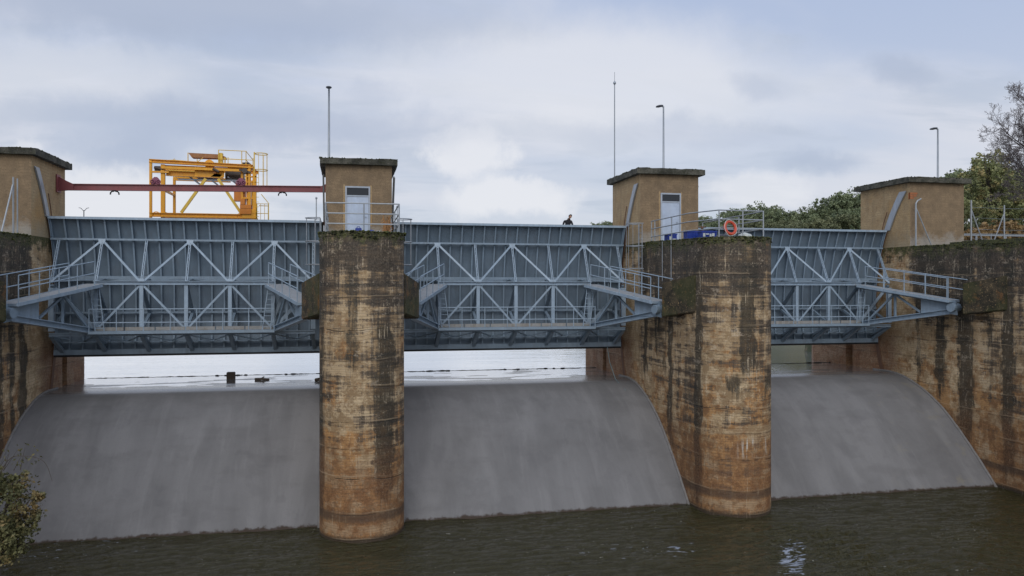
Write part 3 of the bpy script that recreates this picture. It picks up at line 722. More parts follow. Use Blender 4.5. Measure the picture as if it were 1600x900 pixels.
    def brace(a, b, name='truss_brace', w=.082):
        m_ = MB(); m_.angle(a, b, w, .02, (0, 1, 0)); m_.build(name, st, t)
    for k_ in (-2, 0, 2):
        for s in (-1, 1): brace(up(k_) + Vector((s * .04, -.02, 0)), ch(k_ + s) + Vector((-s * .04, -.03, .03)) if abs(k_ + s) < 3 else ch(k_ + s * .96) + Vector((0, -.02, .05)))
    for k_ in (-1, 1):
        for s in (-1, 1): brace(ch(k_) + Vector((s * .06, -.03, -.1)), lo(k_ + s) + Vector((-s * .1, -.03, .12)))
    for s in (-1, 1): brace(ch(2 * s) + Vector((s * .5, .3, -.2)), lo(2 * s) + Vector((-s * .1, .0, .1)), w=.12); brace(ch(2.9 * s) + Vector((0, .1, -.25)), lo(2.05 * s) + Vector((0, .05, .1)), w=.14)
    for k_ in (-2, 0, 2): q = up(k_); m_ = MB(); m_.slab([(q.x - .15, YU - .05, ZU + .08), (q.x + .15, YU - .05, ZU + .08), (q.x + .11, YU - .09, ZU - .10), (q.x, YU - .11, ZU - .17), (q.x - .11, YU - .09, ZU - .10)], (0, .03, 0)); m_.build('gusset', st, t)
    for k_ in (-1, 1): q = ch(k_); m_ = MB(); m_.slab([(q.x - .14, YC - .08, ZC + .03), (q.x + .14, YC - .08, ZC + .03), (q.x + .1, YC - .06, ZC + .18), (q.x - .1, YC - .06, ZC + .18)], (0, .03, 0)); m_.build('gusset', st, t)
    m_ = MB(); m_.ibeam(ch(-2.05), ch(2.05), .22, .17, .025); m_.build('upper_chord', st, t)
    m_ = MB()
    for k_ in range(-3, 4):
        e = min(max(k_, -2.9), 2.9); q = Vector((cx + e * PAN, skin_y(.42) - .25, .40)); m_.bar(ch(e) + Vector((0, .1, .05)), q, .1, .05)
        if k_ < 3:
            m_.bar(ch(e) + Vector((0, .1, .06)) if k_ % 2 else q, (Vector((cx + min(k_ + 1, 2.9) * PAN, skin_y(.42) - .25, .40))) if k_ % 2 else ch(min(k_ + 1, 2.9)) + Vector((0, .1, .06)), .10, .05)
    m_.build('plan_bracing', gd, t)
    # lower walkway
    m_ = MB(); xl = 2 * PAN + .12
    m_.ibeam((cx - 3 * PAN, YC - .03, ZB_ - .14), (cx + 3 * PAN, YC - .03, ZB_ - .14), .16, .14, .02); m_.build('lower_chord', st, t)
    m_ = MB(); m_.box(cx - xl, cx + xl, YC - .62, YC + .1, ZB_ - .04, ZB_ - .005)
    m_.box(cx - xl, cx + xl, YC - .66, YC - .62, ZB_ - .11, ZB_ + .01); wk = m_.build('walkway', gd, t)
    m_ = MB(); n = 6
    for i in range(n): a = cx - xl + .06 + i * (2 * xl - .1) / n; m_.box(a, a + (2 * xl - .1) / n - .05, YC - .1, YC - .08, ZB_ + .0, ZB_ + .15)
    m_.build('toe_board', M['toe'], wk)
    yr = YC - .60; m_ = MB()
    for i in range(8): x = cx - xl + .02 + i * (2 * xl - .04) / 7; m_.tube([(x, yr, ZB_ - .05), (x, yr, ZB_ + .92)], .02, 6)
    for zr in (.92, .36): m_.tube([(cx - xl, yr, ZB_ + zr), (cx + xl, yr, ZB_ + zr)], .022, 6)
    m_.build('handrail', st, wk)
    m_ = MB()
    for k_ in range(-3, 3):
        m_.bar(lo(k_) + Vector((0, 0, -.2)), Vector((cx + (k_ + .5) * PAN, skin_y(-2.3) - .2, -2.33)), .09, .04); m_.bar(lo(k_ + 1) + Vector((0, 0, -.2)), Vector((cx + (k_ + .5) * PAN, skin_y(-2.3) - .2, -2.33)), .09, .04)
    m_.build('under_bracing', gd, t)
    # arms with gangways
    for s in (-1, 1):
        A0 = Vector((cx + s * 5.27, 31.75, 0)); E0 = Vector((cx + s * 3.66, 36.2, 0))
        ax = (E0 - A0).normalized(); pr = Vector((ax.y, -ax.x, 0)) * (1 if s < 0 else -1)   # pr points to the gate's middle side
        L = (E0 - A0).length
        P_ = lambda d, o, z: A0 + ax * d + pr * o + Vector((0, 0, z))
        zt = lambda d: -.56 + (.16 + .56) * d / L
        arm = MB(); arm.slab([P_(-.15, 0, -.62), P_(-.05, 0, -1.2), P_(1.1, 0, -1.22), P_(1.55, 0, -1.2), P_(1.55, 0, zt(1.5) - .1), P_(.2, 0, zt(0) - .1)], pr * .05)
        arm.ibeam(P_(.1, .0, -1.08), P_(L - .05, .0, -1.80), .30, .24, .03)
        arm.ibeam(P_(0, .0, zt(0) - .13), P_(L, .0, zt(L) - .11), .2, .16, .025)
        a_ = arm.build('arm', st, t)
        for (d0, z0, d1, z1) in ((1.6, -1.15, 2.9, zt(2.9) - .2), (2.9, zt(2.9) - .2, 2.9, -1.45), (2.95, zt(2.9) - .2, L - .3, -1.7)):
            m_ = MB(); m_.bar(P_(d0, .0, z0), P_(d1, .0, z1), .09, .09); m_.build('arm_brace', gd, a_)
        m_ = MB(); m_.tube([P_(-.02, -.28, -.9), P_(-.02, .32, -.9)], .2, 14); m_.slab([P_(-.12, .06, -.55), P_(-.22, .06, -1.25), P_(.12, .06, -1.2), P_(.12, .06, -.6)], pr * .04); m_.build('trunnion_hub', gd, a_, False)
        m_ = MB(); m_.slab([P_(0, -.42, zt(0)), P_(0, .42, zt(0)), P_(L + .15, .42, zt(L + .15)), P_(L + .15, -.42, zt(L + .15))], (0, 0, -.045)); gw = m_.build('gangway', M['plate2'], t)
        m_ = MB(); m_.bar(P_(0, .43, zt(0) - .05), P_(L, .43, zt(L) - .05), .03, .13); m_.bar(P_(0, -.43, zt(0) - .05), P_(L, -.43, zt(L) - .05), .03, .13); m_.bar(P_(-.01, -.43, zt(0) - .05), P_(-.01, .43, zt(0) - .05), .03, .1); m_.build('edge_channel', st, gw)
        for (o, d0, d1) in ((.40, .1, L * .90), (-.40, -.6, L * .80)):
            m_ = MB(); n = 5
            for i in range(n):
                d = d0 + (d1 - d0) * i / (n - 1)
                if d < 0 and i == 0 and False: continue
                m_.tube([P_(d, o, zt(d)), P_(d, o, zt(d) + 1.0)], .021, 6)
            for h in (1.0, .52): m_.tube([P_(d0, o, zt(d0) + h), P_(d1, o, zt(d1) + h)], .022, 6)
            m_.build('handrail', st, gw)
        m_ = MB(); xl_ = cx + s * (2 * PAN - .22); b0, b1 = Vector((xl_ + s * .22, YC - .22, .1)), Vector((xl_ - s * .02, YC - .35, ZB_))
        for o in (-.17, .17): m_.tube([b0 + Vector((o, 0, 0)), b1 + Vector((o, 0, 0))], .022, 6)
        for j in range(8): q = b0.lerp(b1, (j + .5) / 8); m_.tube([q - Vector((.17, 0, 0)), q + Vector((.17, 0, 0))], .014, 6)
        m_.build('ladder', st, t)
    return t
M['plate2'] = paint('worn_walkway_plate', (.36, .38, .40), .6, .45, (.22, .21, .2), 3.)
GX = X0 + S / 2 - .04
g1 = make_gate(GX, 'blue-grey radial gate between the two piers with a person standing above it')
g0 = copy_tree(g1, (-S, 0, 0)); g0['label'] = 'blue-grey radial gate under the yellow crane, left of the first pier'
g2 = copy_tree(g1, (S, 0, 0)); g2['label'] = 'blue-grey radial gate right of the second pier, trees rising behind its top edge'

# ------------------------------------------------------------------ road bridge behind the gates
t = thing('road_bridge', 'dark concrete bridge deck with a parapet and a steel rail running behind the gates', 'bridge', (8, 42, 2), None)
mb = MB(); mb.box(-34, 60, 40.05, 43.8, 1.75, 2.2); mb.build('deck', M['deck'], t)
mb = MB(); mb.box(-34, 60, 39.86, 40.04, 1.75, 2.78); mb.build('parapet', M['deck'], t)
mb = MB(); mb.ibeam((-34, 39.95, 3.12), (60, 39.95, 3.12), .1, .13, .02)
for i in range(48): mb.box(-33.9 + i * 2, -33.82 + i * 2, 39.91, 39.99, 2.78, 3.06)
mb.build('guardrail', M['galv'], t)

# ------------------------------------------------------------------ railings, ladders, fences
def railing(name, lab, pts, zs_, hs, mat, posts, r=.024, cat='railing'):
    cxx = sum(p[0] for p in pts) / len(pts); cyy = sum(p[1] for p in pts) / len(pts)
    t = thing(name, lab, cat, (cxx, cyy, zs_))
    for h in hs:
        MB().tube([(x, y, zs_ + h) for (x, y) in pts], r, 8).build('rail', mat, t)
    for (x, y) in posts: MB().tube([(x, y, zs_ - .02), (x, y, zs_ + max(hs) + .005)], r * 1.1, 8).build('post', mat, t)
    return t
railing('railing', 'grey three-rail safety railing round the top of the first pier in front of its tower', [(-.72, 34.9), (-.68, 29.15), (1.92, 29.15), (1.96, 34.9)], 1.98, (1.07, .70, .33), M['galv'],
        [(-.68, 29.15), (.66, 29.15), (1.92, 29.15), (1.94, 32.0), (1.96, 34.9), (-.7, 32), (-.72, 34.9)])
railing('railing', 'grey three-rail safety railing round the top of the second pier with a lifebuoy on it', [(13.72, 34.3), (13.72, 30.3), (14.3, 28.75), (16.28, 28.9), (16.38, 34.6)], 2.0, (1.05, .70, .34), M['galv'],
        [(13.72, 34.3), (13.72, 33.9), (13.72, 32.0), (14.3, 28.75), (15.35, 28.82), (16.28, 28.9), (16.33, 31), (16.38, 34.6)])
def caged(lab, face, s, yc, z0, z1, w=.72):
    t = thing('caged_ladder', lab, 'ladder', (face + s * .3, yc, z0), 'caged ladders beside the towers')
    lad = MB()
    for o in (-.2, .2): lad.tube([(face + s * .14, yc + o, z0), (face + s * .14, yc + o, z1)], .022, 6)
    n = int((z1 - z0) / .28)
    for i in range(n): z = z0 + .15 + i * .28; lad.tube([(face + s * .14, yc - .2, z), (face + s * .14, yc + .2, z)], .013, 6)
    for z in (z0 + .3, z1 - 1.1): lad.bar((face, yc - .2, z), (face + s * .14, yc - .2, z), .04, .02); lad.bar((face, yc + .2, z), (face + s * .14, yc + .2, z), .04, .02)
    lad.build('rungs', M['galv'], t)
    for z in lin(z0 + 1.3, z1, 3):
        MB().tube([(face + s * (.14 + w * math.sin(a)), yc - .38 * math.cos(a), z) for a in lin(0, math.pi, 9)], .022, 5).build('hoop', M['galv'], t)
    m_ = MB()
    for a in lin(.35, math.pi - .35, 4): m_.tube([(face + s * (.14 + w * math.sin(a)), yc - .38 * math.cos(a), z0 + 1.3), (face + s * (.14 + w * math.sin(a)), yc - .38 * math.cos(a), z1)], .012, 5)
    m_.build('cage_bars', M['galv'], t)
caged('caged grey ladder in the dark gap left of the first pier', FBL, -1, 34.9, -.3, 2.98, .62)
caged('caged grey ladder right of the first pier, just behind its railing corner', FBR, 1, 34.7, -.3, 2.98, .6)
caged('caged grey ladder left of the second pier below the white strip on its tower', FC, -1, 34.9, -.4, 2.98, .7)
def pole(name, lab, x, y, z0, z1, r, cap=None):
    t = MB().tube([(x, y, z0), (x, y, z1)], r, 6)
    if cap: t.lathe((x, y, z1), [(.01, -.03), (.05, 0), (.04, .06), (.01, .08)], 8)
    return tag(t.build(name, M['galv'], None, False, 0, None), lab, 'rod')
pole('rod', 'thin upright rod with a knob between the left gate and the first pier', -1.22, 35.3, 2.95, 3.85, .022, True)
pole('rod', 'short knobbed rod behind the right corner of the first pier railing', 2.12, 33.4, 1.9, 3.35, .022, True)
pole('rod', 'thin pale rod fixed to the top of the right side wall', 31.9, 34.3, .6, 2.75, .02)
for q, lab in ((31.6, 'thin grey conduit down the side of the second pier, nearer its nose'), (32.55, 'thin grey conduit down the side of the second pier, nearer the tower')):
    tag(MB().tube([(FC - .035, q, .3), (FC - .035, q, 2.02)], .022, 6).build('conduit', M['galv'], None), lab, 'pipe', 'conduits on the second pier')
tag(MB().tube([(12.55, 37.1, -2.9), (12.6, 36.9, -3.6), (12.68, 36.3, -4.35), (12.72, 35.6, -4.6), (12.74, 35.0, -4.75)], .014, 5).build('hose', M['cyan'], None), 'thin teal hose hanging from the middle gate onto the spillway', 'hose')

def fence_post(lab, x, y, z0, z1, bx, hook=0., r=.045):
    t = thing('fence_post', lab, 'fence post', (x, y, z0), 'braced wire fence posts')
    p = [(x, y, z0), (x, y, z1 - (.25 if hook else 0))]
    if hook: p += [(x + hook * .1, y, z1 - .1), (x + hook * .3, y, z1)]
    MB().tube(p, r, 8).build('post', M['galv'], t)
    if bx: MB().tube([(x, y, z0 + (z1 - z0) * .82), (x + bx, y, z0)], r * .75, 6).build('brace', M['galv'], t)
    return t
fence_post('hooked grey post with a slanting brace in front of the brick-patched tower', 28.12, 35.0, 2.05, 4.5, .95, 1., .04)
fence_post('thick grey fence post on the right wall, brace leaning right', 32.25, 36.0, 2.0, 4.62, .9)
fence_post('thinner grey fence post right of the thick one, brace leaning left', 34.3, 36.0, 2.0, 4.4, -.85, 0, .035)
fence_post('grey fence post at the right frame edge with its brace leaning left', 37.5, 36.0, 2.0, 4.4, -.85, 0, .035)
fence_post('grey post with brace against the left tower, on the left side wall', -12.6, 34.15, 2.0, 4.3, None, 0, .035)
fence_post('slimmer grey post beside the braced one on the left side wall', -12.6, 34.55, 2.0, 4.3, None, 0, .028)
mb = MB(); mb.tube([(-12.6, 34.1, 4.0), (-12.62, 33.1, 2.05)], .03, 6); tag(mb.build('brace_rod', M['galv'], None), 'slanting grey rod leaning on the posts of the left side wall', 'rod')
mb = MB()
for z in (4.25, 3.7, 3.1, 2.6): mb.tube([(32.25, 36, z), (34.3, 36, z - .03), (37.5, 36, z), (44, 36, z)], .006, 4)
tag(mb.build('fence_wire', M['galv'], None), 'thin wires strung between the fence posts on the right wall', 'wire')

# ------------------------------------------------------------------ red hoist beam
BY = 38.3
t = thing('hoist_beam', 'dull red steel beam spanning between the left tower and the tower of the first pier', 'beam', (-6, BY, 4.3))
xa_, xb_ = FA + .0, X0 - 1.43
bz = lambda x: 4.44 + (x + 12.4) * .0165
mb = MB(); mb.ibeam((xa_, BY, bz(xa_)), (xb_, BY, bz(xb_)), .17, .29, .03); mb.build('beam', M['red'], t)
mb = MB(); mb.slab([(xa_, BY - .08, 4.92), (xa_, BY - .08, 4.27), (xa_ + .3, BY - .08, 4.29), (xa_ + .65, BY - .08, 4.34), (xa_ + .65, BY - .08, 4.58), (xa_ + .35, BY - .08, 4.72)], (0, .16, 0)); mb.build('end_bracket', M['red'], t)
mb = MB(); mb.box(xa_, xa_ + .05, BY - .25, BY + .25, 4.2, 4.97); mb.build('wall_plate', M['red'], t)
mb = MB(); mb.slab([(xb_, BY - .08, 4.9), (xb_, BY - .08, 4.5), (xb_ - .3, BY - .08, 4.5), (xb_ - .3, BY - .08, 4.75)], (0, .16, 0)); mb.build('end_bracket', M['red'], t)
for x, lab in ((-10.05, 'pair of black hooks hanging under the red beam, left of the crane'), (-2.85, 'pair of black hooks hanging under the red beam near the first pier')):
    z = bz(x) - .15; mb = MB()
    for s in (-1, 1): mb.tube([(x + s * .03, BY, z - .02), (x + s * .12, BY, z - .03), (x + s * .17, BY, z - .09), (x + s * .18, BY, z - .17)], .032, 6)
    mb.bar((x - .08, BY, z), (x + .08, BY, z), .2, .04)
    tag(mb.build('cable_hook', M['black'], None), lab, 'hook', 'hooks under the red beam')
for x, lab in ((-8.33, 'magenta pulley trolley on the red beam in front of the left crane leg'), (-4.68, 'magenta pulley trolley on the red beam in front of the right crane column')):
    z = bz(x) + .15; t = thing('beam_trolley', lab, 'trolley', (x, BY, z), 'pulley trolleys on the red beam')
    for s in (-1, 1):
        mb = MB(); mb.tube([(x + s * .12 + .085 * math.cos(q), BY - .12, z + .11 + .085 * math.sin(q)) for q in lin(0, 2 * math.pi, 15)[:-1]], .026, 6, True); mb.tube([(x + s * .12, BY - .16, z + .11), (x + s * .12, BY + .1, z + .11)], .03, 8); mb.build('pulley', M['purple'], t)
    mb = MB(); mb.slab([(x - .2, BY - .07, z), (x + .2, BY - .07, z), (x + .15, BY - .07, z + .24), (x + .06, BY - .07, z + .33), (x - .06, BY - .07, z + .33), (x - .15, BY - .07, z + .24)], (0, .04, 0)); mb.build('frame', M['purple'], t)

# ------------------------------------------------------------------ yellow gantry crane on the bridge
t = thing('gantry_crane', 'yellow gantry crane with a caged ladder and canopy standing behind the left gate', 'crane', (-6.8, 42, 2.2))
def ux(a): return -9.17 + a * .00524       # drafting grid of the crane elevation: units to metres
def uz(b): return 3.41 + b * .00545
YF, YR = 41.0, 43.3
def cb(name, mat, lst, parent=t):
    m_ = MB()
    for it in lst: getattr(m_, it[0])(*it[1:])
    return m_.build(name, mat, parent)
Yl, Y2 = M['yellow'], M['yellow2']
cb('leg', Yl, [('ibeam', (ux(3), YF, 2.75), (ux(3), YF, uz(510)), .11, .14, .02)])
cb('leg', Yl, [('ibeam', (ux(105), YF + .1, 2.75), (ux(105), YF + .1, uz(470)), .18, .18, .025)])
cb('leg', Yl, [('ibeam', (ux(120), YR, 2.75), (ux(120), YR, uz(400)), .12, .12, .02)])
cb('leg', Yl, [('box', ux(900), ux(930), YF - .1, YF + .2, 2.75, uz(410))])
cb('leg', Yl, [('box', ux(838), ux(868), YR - .1, YR + .1, 2.75, uz(400))])
cb('leg', Yl, [('ibeam', (ux(870), YF, 3.5), (ux(870), YF, uz(480)), .12, .14, .02)])
cb('base_beam', Yl, [('ibeam', (ux(-7), YF, uz(22)), (ux(870), YF, uz(22)), .2, .20, .03), ('box', ux(805), ux(930), YF - .14, YF + .16, uz(3), uz(50))])
cb('base_beam', Yl, [('ibeam', (ux(20), YR, uz(22)), (ux(900), YR, uz(22)), .2, .18, .03)])
cb('side_beam', Yl, [('bar', (ux(105), YF, uz(40)), (ux(120), YR, uz(40)), .12, .14), ('bar', (ux(900), YF, uz(200)), (ux(860), YR, uz(200)), .1, .12)])
cb('top_girder', Yl, [('ibeam', (ux(-10), YF, uz(496)), (ux(900), YF, uz(472)), .22, .17, .03), ('bar', (ux(100), YF - .05, uz(440)), (ux(880), YF - .05, uz(432)), .14, .12)])
cb('top_girder', Yl, [('ibeam', (ux(20), YR, uz(490)), (ux(905), YR, uz(480)), .22, .17, .03), ('bar', (ux(110), YR, uz(400)), (ux(640), YR, uz(395)), .14, .2)])
cb('lower_girder', Yl, [('ibeam', (ux(128), YF + .2, uz(396)), (ux(630), YF + .2, uz(388)), .25, .24, .03), ('bar', (ux(-5), YF, uz(400)), (ux(160), YF, uz(400)), .12, .08), ('bar', (ux(110), YF + .05, uz(245)), (ux(118), YR, uz(245)), .1, .1)])
cb('winch_frame', Yl, [('box', ux(380), ux(640), 41.1, 41.16, uz(372), uz(462)), ('ibeam', (ux(110), YF + .25, uz(452)), (ux(880), YF + .25, uz(445)), .2, .17, .03), ('box', ux(640), ux(800), 41.9, 41.96, uz(395), uz(455))])
for a in (800, 850, 905):
    cb('column_member', Yl, [('ibeam', (ux(a), YF + .15, uz(90)), (ux(a), YF + .15, uz(470)), .11, .12, .02, (0, 1, 0))])
cb('cable_reel', Yl, [('tube', [(ux(505), 41.2, uz(490)), (ux(505), 41.5, uz(490))], .22, 18)])
cb('cable_reel', Yl, [('tube', [(ux(850), 41.4, uz(480)), (ux(850), 41.7, uz(480))], .2, 16)])
for b in (186, 256): cb('column_tie', Yl, [('box', ux(800), ux(925), YF - .05, YF + .1, uz(b - 6), uz(b + 6))])
cb('drum', M['mach'], [('tube', [(ux(630), 42.0, uz(415)), (ux(800), 42.0, uz(412))], .24, 16), ('box', ux(640), ux(800), 41.8, 42.4, uz(370), uz(395))])
cb('walkway_plate', M['galv'], [('box', ux(210), ux(800), 41.5, 42.0, uz(356), uz(361))] + [('bar', (ux(a), 41.3, uz(380)), (ux(a + 60), 42.6, uz(335)), .07, .05) for a in (320, 480, 670)])
cb('winch', M['orangebox'], [('box', ux(385), ux(560), 41.15, 41.9, uz(370), uz(450)), ('lathe', (ux(505), 42.0, uz(505)), [(.05, -.1), (.26, 0), (.2, .09), (.05, .12)], 16), ('slab', [(ux(560), 41.1, uz(405)), (ux(625), 41.1, uz(395)), (ux(590), 41.1, uz(362)), (ux(520), 41.1, uz(375))], (0, .3, 0)), ('tube', [(ux(560), 41.02, uz(425)), (ux(560), 41.2, uz(425))], .13, 12)])
cb('machinery', M['mach'], [('box', ux(30), ux(95), 41.1, 41.5, uz(415), uz(455)), ('tube', [(ux(30), 41.05, uz(440)), (ux(110), 41.05, uz(425))], .06, 10), ('tube', [(ux(830), 40.8, uz(430)), (ux(830), 41.2, uz(430))], .13, 12), ('bar', (ux(780), 40.9, uz(440)), (ux(880), 40.9, uz(415)), .1, .1), ('tube', [(ux(545), 40.9, uz(440)), (ux(600), 40.9, uz(415))], .07, 8),
                          ('tube', [(ux(800), 41.3, uz(500)), (ux(850), 41.3, uz(505)), (ux(895), 41.3, uz(465))], .09, 8)])
for (a, b) in (((ux(478), uz(355)), (ux(262), uz(45))), ((ux(588), uz(355)), (ux(795), uz(45)))):
    cb('diagonal_brace', Y2, [('ibeam', (a[0], YF + .1, a[1]), (b[0], YF + .1, b[1]), .13, .12, .02, (0, 1, 0))])
cb('control_box', M['orangebox'], [('box', ux(725), ux(825), YF + .2, YF + .7, uz(165), uz(300)), ('box', ux(740), ux(800), YF + .2, YF + .6, uz(300), uz(330))])
cb('counterweight', M['orangebox'], [('box', ux(788), ux(888), YF - .2, YF + .4, uz(92), uz(124)), ('box', ux(788), ux(888), YF - .22, YF + .4, uz(40), uz(89)), ('box', ux(790), ux(830), YF - .18, YF + .4, uz(127), uz(175))])
cb('column_plates', Yl, [('box', ux(a), ux(a + 14), YF - .12, YF - .1, uz(290), uz(400)) for a in (835, 862, 905)] + [('box', ux(830), ux(930), YF - .1, YF + .1, uz(325), uz(333)), ('box', ux(830), ux(930), YF - .1, YF + .1, uz(375), uz(385)), ('box', ux(888), ux(930), YF - .15, YF + .2, uz(45), uz(85))])
for a in (52, 790):
    cb('wheel', Yl, [('tube', [(ux(a) + .17 * math.cos(q), YF - .05, 3.50 + .17 * math.sin(q)) for q in lin(0, math.pi, 9)], .02, 6), ('tube', [(ux(a), YF, 2.45), (ux(a), YF + .14, 2.45)], .22, 18), ('box', ux(a) - .3, ux(a) + .3, YF - .05, YF + .2, 2.5, 2.9)])
    cb('wheel', Yl, [('tube', [(ux(a), YR, 2.45), (ux(a), YR + .14, 2.45)], .22, 18), ('box', ux(a) - .3, ux(a) + .3, YR - .05, YR + .2, 2.5, 2.9)])
# canopy and rails on top
cb('canopy', M['canopy'], [('slab', [(ux(320), 41.2, uz(585)), (ux(590), 41.2, uz(580)), (ux(650), 41.2, uz(560)), (ux(650), 41.2, uz(545)), (ux(350), 41.2, uz(545))], (0, .5, 0))])
cb('canopy_frame', Y2, [('tube', [(ux(318), 41.2, uz(500)), (ux(318), 41.2, uz(586))], .022, 6), ('tube', [(ux(362), 42.3, uz(500)), (ux(362), 42.3, uz(560))], .02, 6), ('tube', [(ux(645), 41.2, uz(495)), (ux(645), 41.2, uz(555))], .03, 6), ('tube', [(ux(400), 41.2, uz(505)), (ux(450), 41.2, uz(545))], .018, 6), ('box', ux(592), ux(625), 41.1, 41.4, uz(500), uz(590)), ('tube', [(ux(575), 41.3, uz(545)), (ux(610), 41.3, uz(500))], .03, 6)])
rl = []
for (x, y) in ((593, 41.0), (620, 43.2), (800, 41.0), (838, 41.0), (855, 43.2)): rl.append(('tube', [(ux(x), y, uz(490)), (ux(x), y, uz(613))], .02, 6))
for z in (613, 535): rl += [('tube', [(ux(593), 41.0, uz(z)), (ux(838), 41.0, uz(z - 3)), (ux(857), 43.2, uz(z - 20)), (ux(620), 43.2, uz(z - 15))], .019, 6)]
cb('top_railing', Y2, rl)
cb('cable_run', Y2, [('tube', [(ux(0), 41.4, uz(508)), (ux(180), 41.4, uz(522)), (ux(300), 41.4, uz(515))], .014, 5), ('tube', [(ux(180), 41.4, uz(520)), (ux(190), 41.4, uz(535)), (ux(205), 41.4, uz(515))], .014, 5), ('tube', [(ux(100), 42.5, uz(455)), (ux(380), 42.5, uz(450))], .02, 5)])
# caged ladder on the crane's right side
lst = [('bar', (ux(912), 41.0, uz(400)), (ux(912), 41.0, uz(605)), .055, .05)]
cb('ladder_post', Y2, lst)
for z in (598, 450, 300):
    cb('ladder_hoop', Y2, [('tube', [(ux(970) + .30 * math.cos(q), 41.3 + .34 * math.sin(q), uz(z)) for q in lin(0, 2 * math.pi, 17)[:-1]], .022, 6, True)])
cb('ladder_cage_bars', Y2, [('bar', (ux(970) + .30 * math.cos(q), 41.3 + .34 * math.sin(q), uz(300)), (ux(970) + .30 * math.cos(q), 41.3 + .34 * math.sin(q), uz(598)), .02, .035) for q in (-1.9, -1.2, -.4, .5, 1.3)])
cb('ladder_rungs', Y2, [('tube', [(ux(925), 40.9, uz(z)), (ux(955), 40.9, uz(z))], .012, 5) for z in range(20, 400, 44)])
cb('ladder_base_cage', Y2, [('tube', [(ux(935), 41, uz(-40)), (ux(935), 41, uz(138)), (ux(1040), 41.0, uz(138)), (ux(1040), 41, uz(-40))], .03, 6), ('tube', [(ux(935), 41, uz(50)), (ux(1040), 41, uz(50))], .018, 6), ('tube', [(ux(970), 41, uz(-40)), (ux(970), 41, uz(138))], .012, 5), ('tube', [(ux(1005), 41, uz(-40)), (ux(1005), 41, uz(138))], .012, 5), ('tube', [(ux(975), 41, uz(225)), (ux(1045), 41, uz(140))], .018, 5), ('tube', [(ux(1040), 41, uz(138)), (ux(1020), 42, uz(138)), (ux(935), 42, uz(138))], .02, 5)])
mb = MB()
for y in (YF + .07, YR + .07): mb.box(-12, -1.5, y - .035, y + .035, 2.2, 2.26)
tag(mb.build('crane_rails', M['rust'], None), 'pair of rusty rails on the bridge deck under the yellow crane', 'rail')

# ------------------------------------------------------------------ lamps, mast
def lamp_post(lab, x, y, z1, dirx, diry, L=.75):
    t = thing('street_lamp', lab, 'street lamp', (x, y, 2.2), 'street lamps along the bridge')
    mb = MB(); mb.tube([(x, y, 2.2), (x, y, z1 * .5), (x, y, z1)], .09, 8, False, .045); mb.tube([(x, y, z1 - .05), (x + dirx * L * .35, y + diry * L * .35, z1 + .02)], .035, 6); mb.build('post', M['galv'], t, True)
    mb = MB(); c = Vector((x + dirx * .55 * L, y + diry * .55 * L, z1)); n = 10; pts = []
    prof = [(-.5, .03, .03), (-.3, .11, .06), (.1, .15, .07), (.4, .12, .05), (.5, .03, .02)]
    dv = Vector((dirx, diry, 0)); pv_ = Vector((-diry, dirx, 0))
    for (d, wv, hv) in prof:
        for j in range(n):
            a = 2 * math.pi * j / n; pts.append(c + dv * d * L + pv_ * wv * math.cos(a) + Vector((0, 0, hv * math.sin(a) - d * .08)))
    mb.poly(pts, [(i * n + j, i * n + (j + 1) % n, (i + 1) * n + (j + 1) % n, (i + 1) * n + j) for i in range(4) for j in range(n)] + [tuple(range(n)), tuple(4 * n + j for j in range(n))])
    mb.build('lamp_head', M['lamp'], t, True)
lamp_post('tall street lamp rising behind the tower of the first pier, its head seen end on', -.79, 40.6, 9.9, 0, -1, .6)
lamp_post('tall street lamp behind the tower of the second pier, head pointing left', 17.1, 41.0, 9.97, -1, 0, .42)
lamp_post('street lamp behind the brick-patched right tower, head pointing left', 34.6, 41.2, 9.5, -1, 0, .5)
t = thing('antenna_mast', 'slender antenna mast with a ball near its tip beside the second pier tower', 'mast', (14.35, 41.2, 2.2))
mb = MB(); mb.tube([(14.35, 41.2, 2.2), (14.35, 41.2, 11.2)], .038, 6, False, .028); mb.build('mast', M['galv'], t)
mb = MB(); mb.lathe((14.35, 41.2, 11.15), [(.02, -.1), (.08, -.03), (.08, .04), (.02, .12)], 10); mb.build('ball', M['plate'], t, True)
mb = MB(); mb.tube([(14.35, 41.2, 11.2), (14.35, 41.2, 11.75)], .012, 5); mb.build('tip', M['galv'], t)
t = thing('distant_lamp', 'small far-off double-armed lamp showing just above the left gate', 'lamp', (-18.9, 64, 0))
mb = MB(); mb.tube([(-18.9, 64, -6), (-18.9, 64, 5.75)], .035, 6); mb.build('post', M['lamp'], t)
mb = MB(); mb.tube([(-19.25, 64, 5.93), (-19.1, 64, 5.90), (-18.95, 64, 5.72), (-18.85, 64, 5.72), (-18.7, 64, 5.90), (-18.55, 64, 5.93)], .022, 6); mb.build('arms', M['lamp'], t)

# ------------------------------------------------------------------ things on the piers
def crate(lab, x0, x1, y0, y1, z0, z1):
    t = thing('blue_crate', lab, 'crate', ((x0 + x1) / 2, (y0 + y1) / 2, z0), 'blue crates on the second pier')
    mb = MB(); w_ = .03
    mb.box(x0, x1, y0, y0 + w_, z0, z1); mb.box(x0, x1, y1 - w_, y1, z0, z1); mb.box(x0, x0 + w_, y0 + w_, y1 - w_, z0, z1); mb.box(x1 - w_, x1, y0 + w_, y1 - w_, z0, z1); mb.box(x0 + w_, x1 - w_, y0 + w_, y1 - w_, z0, z0 + .03)
    mb.box(x0 - .02, x1 + .02, y0 - .02, y0, z1 - .05, z1); mb.box(x0 - .02, x0, y0, y1, z1 - .05, z1)
    for i in range(4): q = x0 + (x1 - x0) * (i + .5) / 4; mb.box(q - .012, q + .012, y0 - .015, y0, z0, z1 - .05)
    mb.build('box', M['blue'], t)
    return t
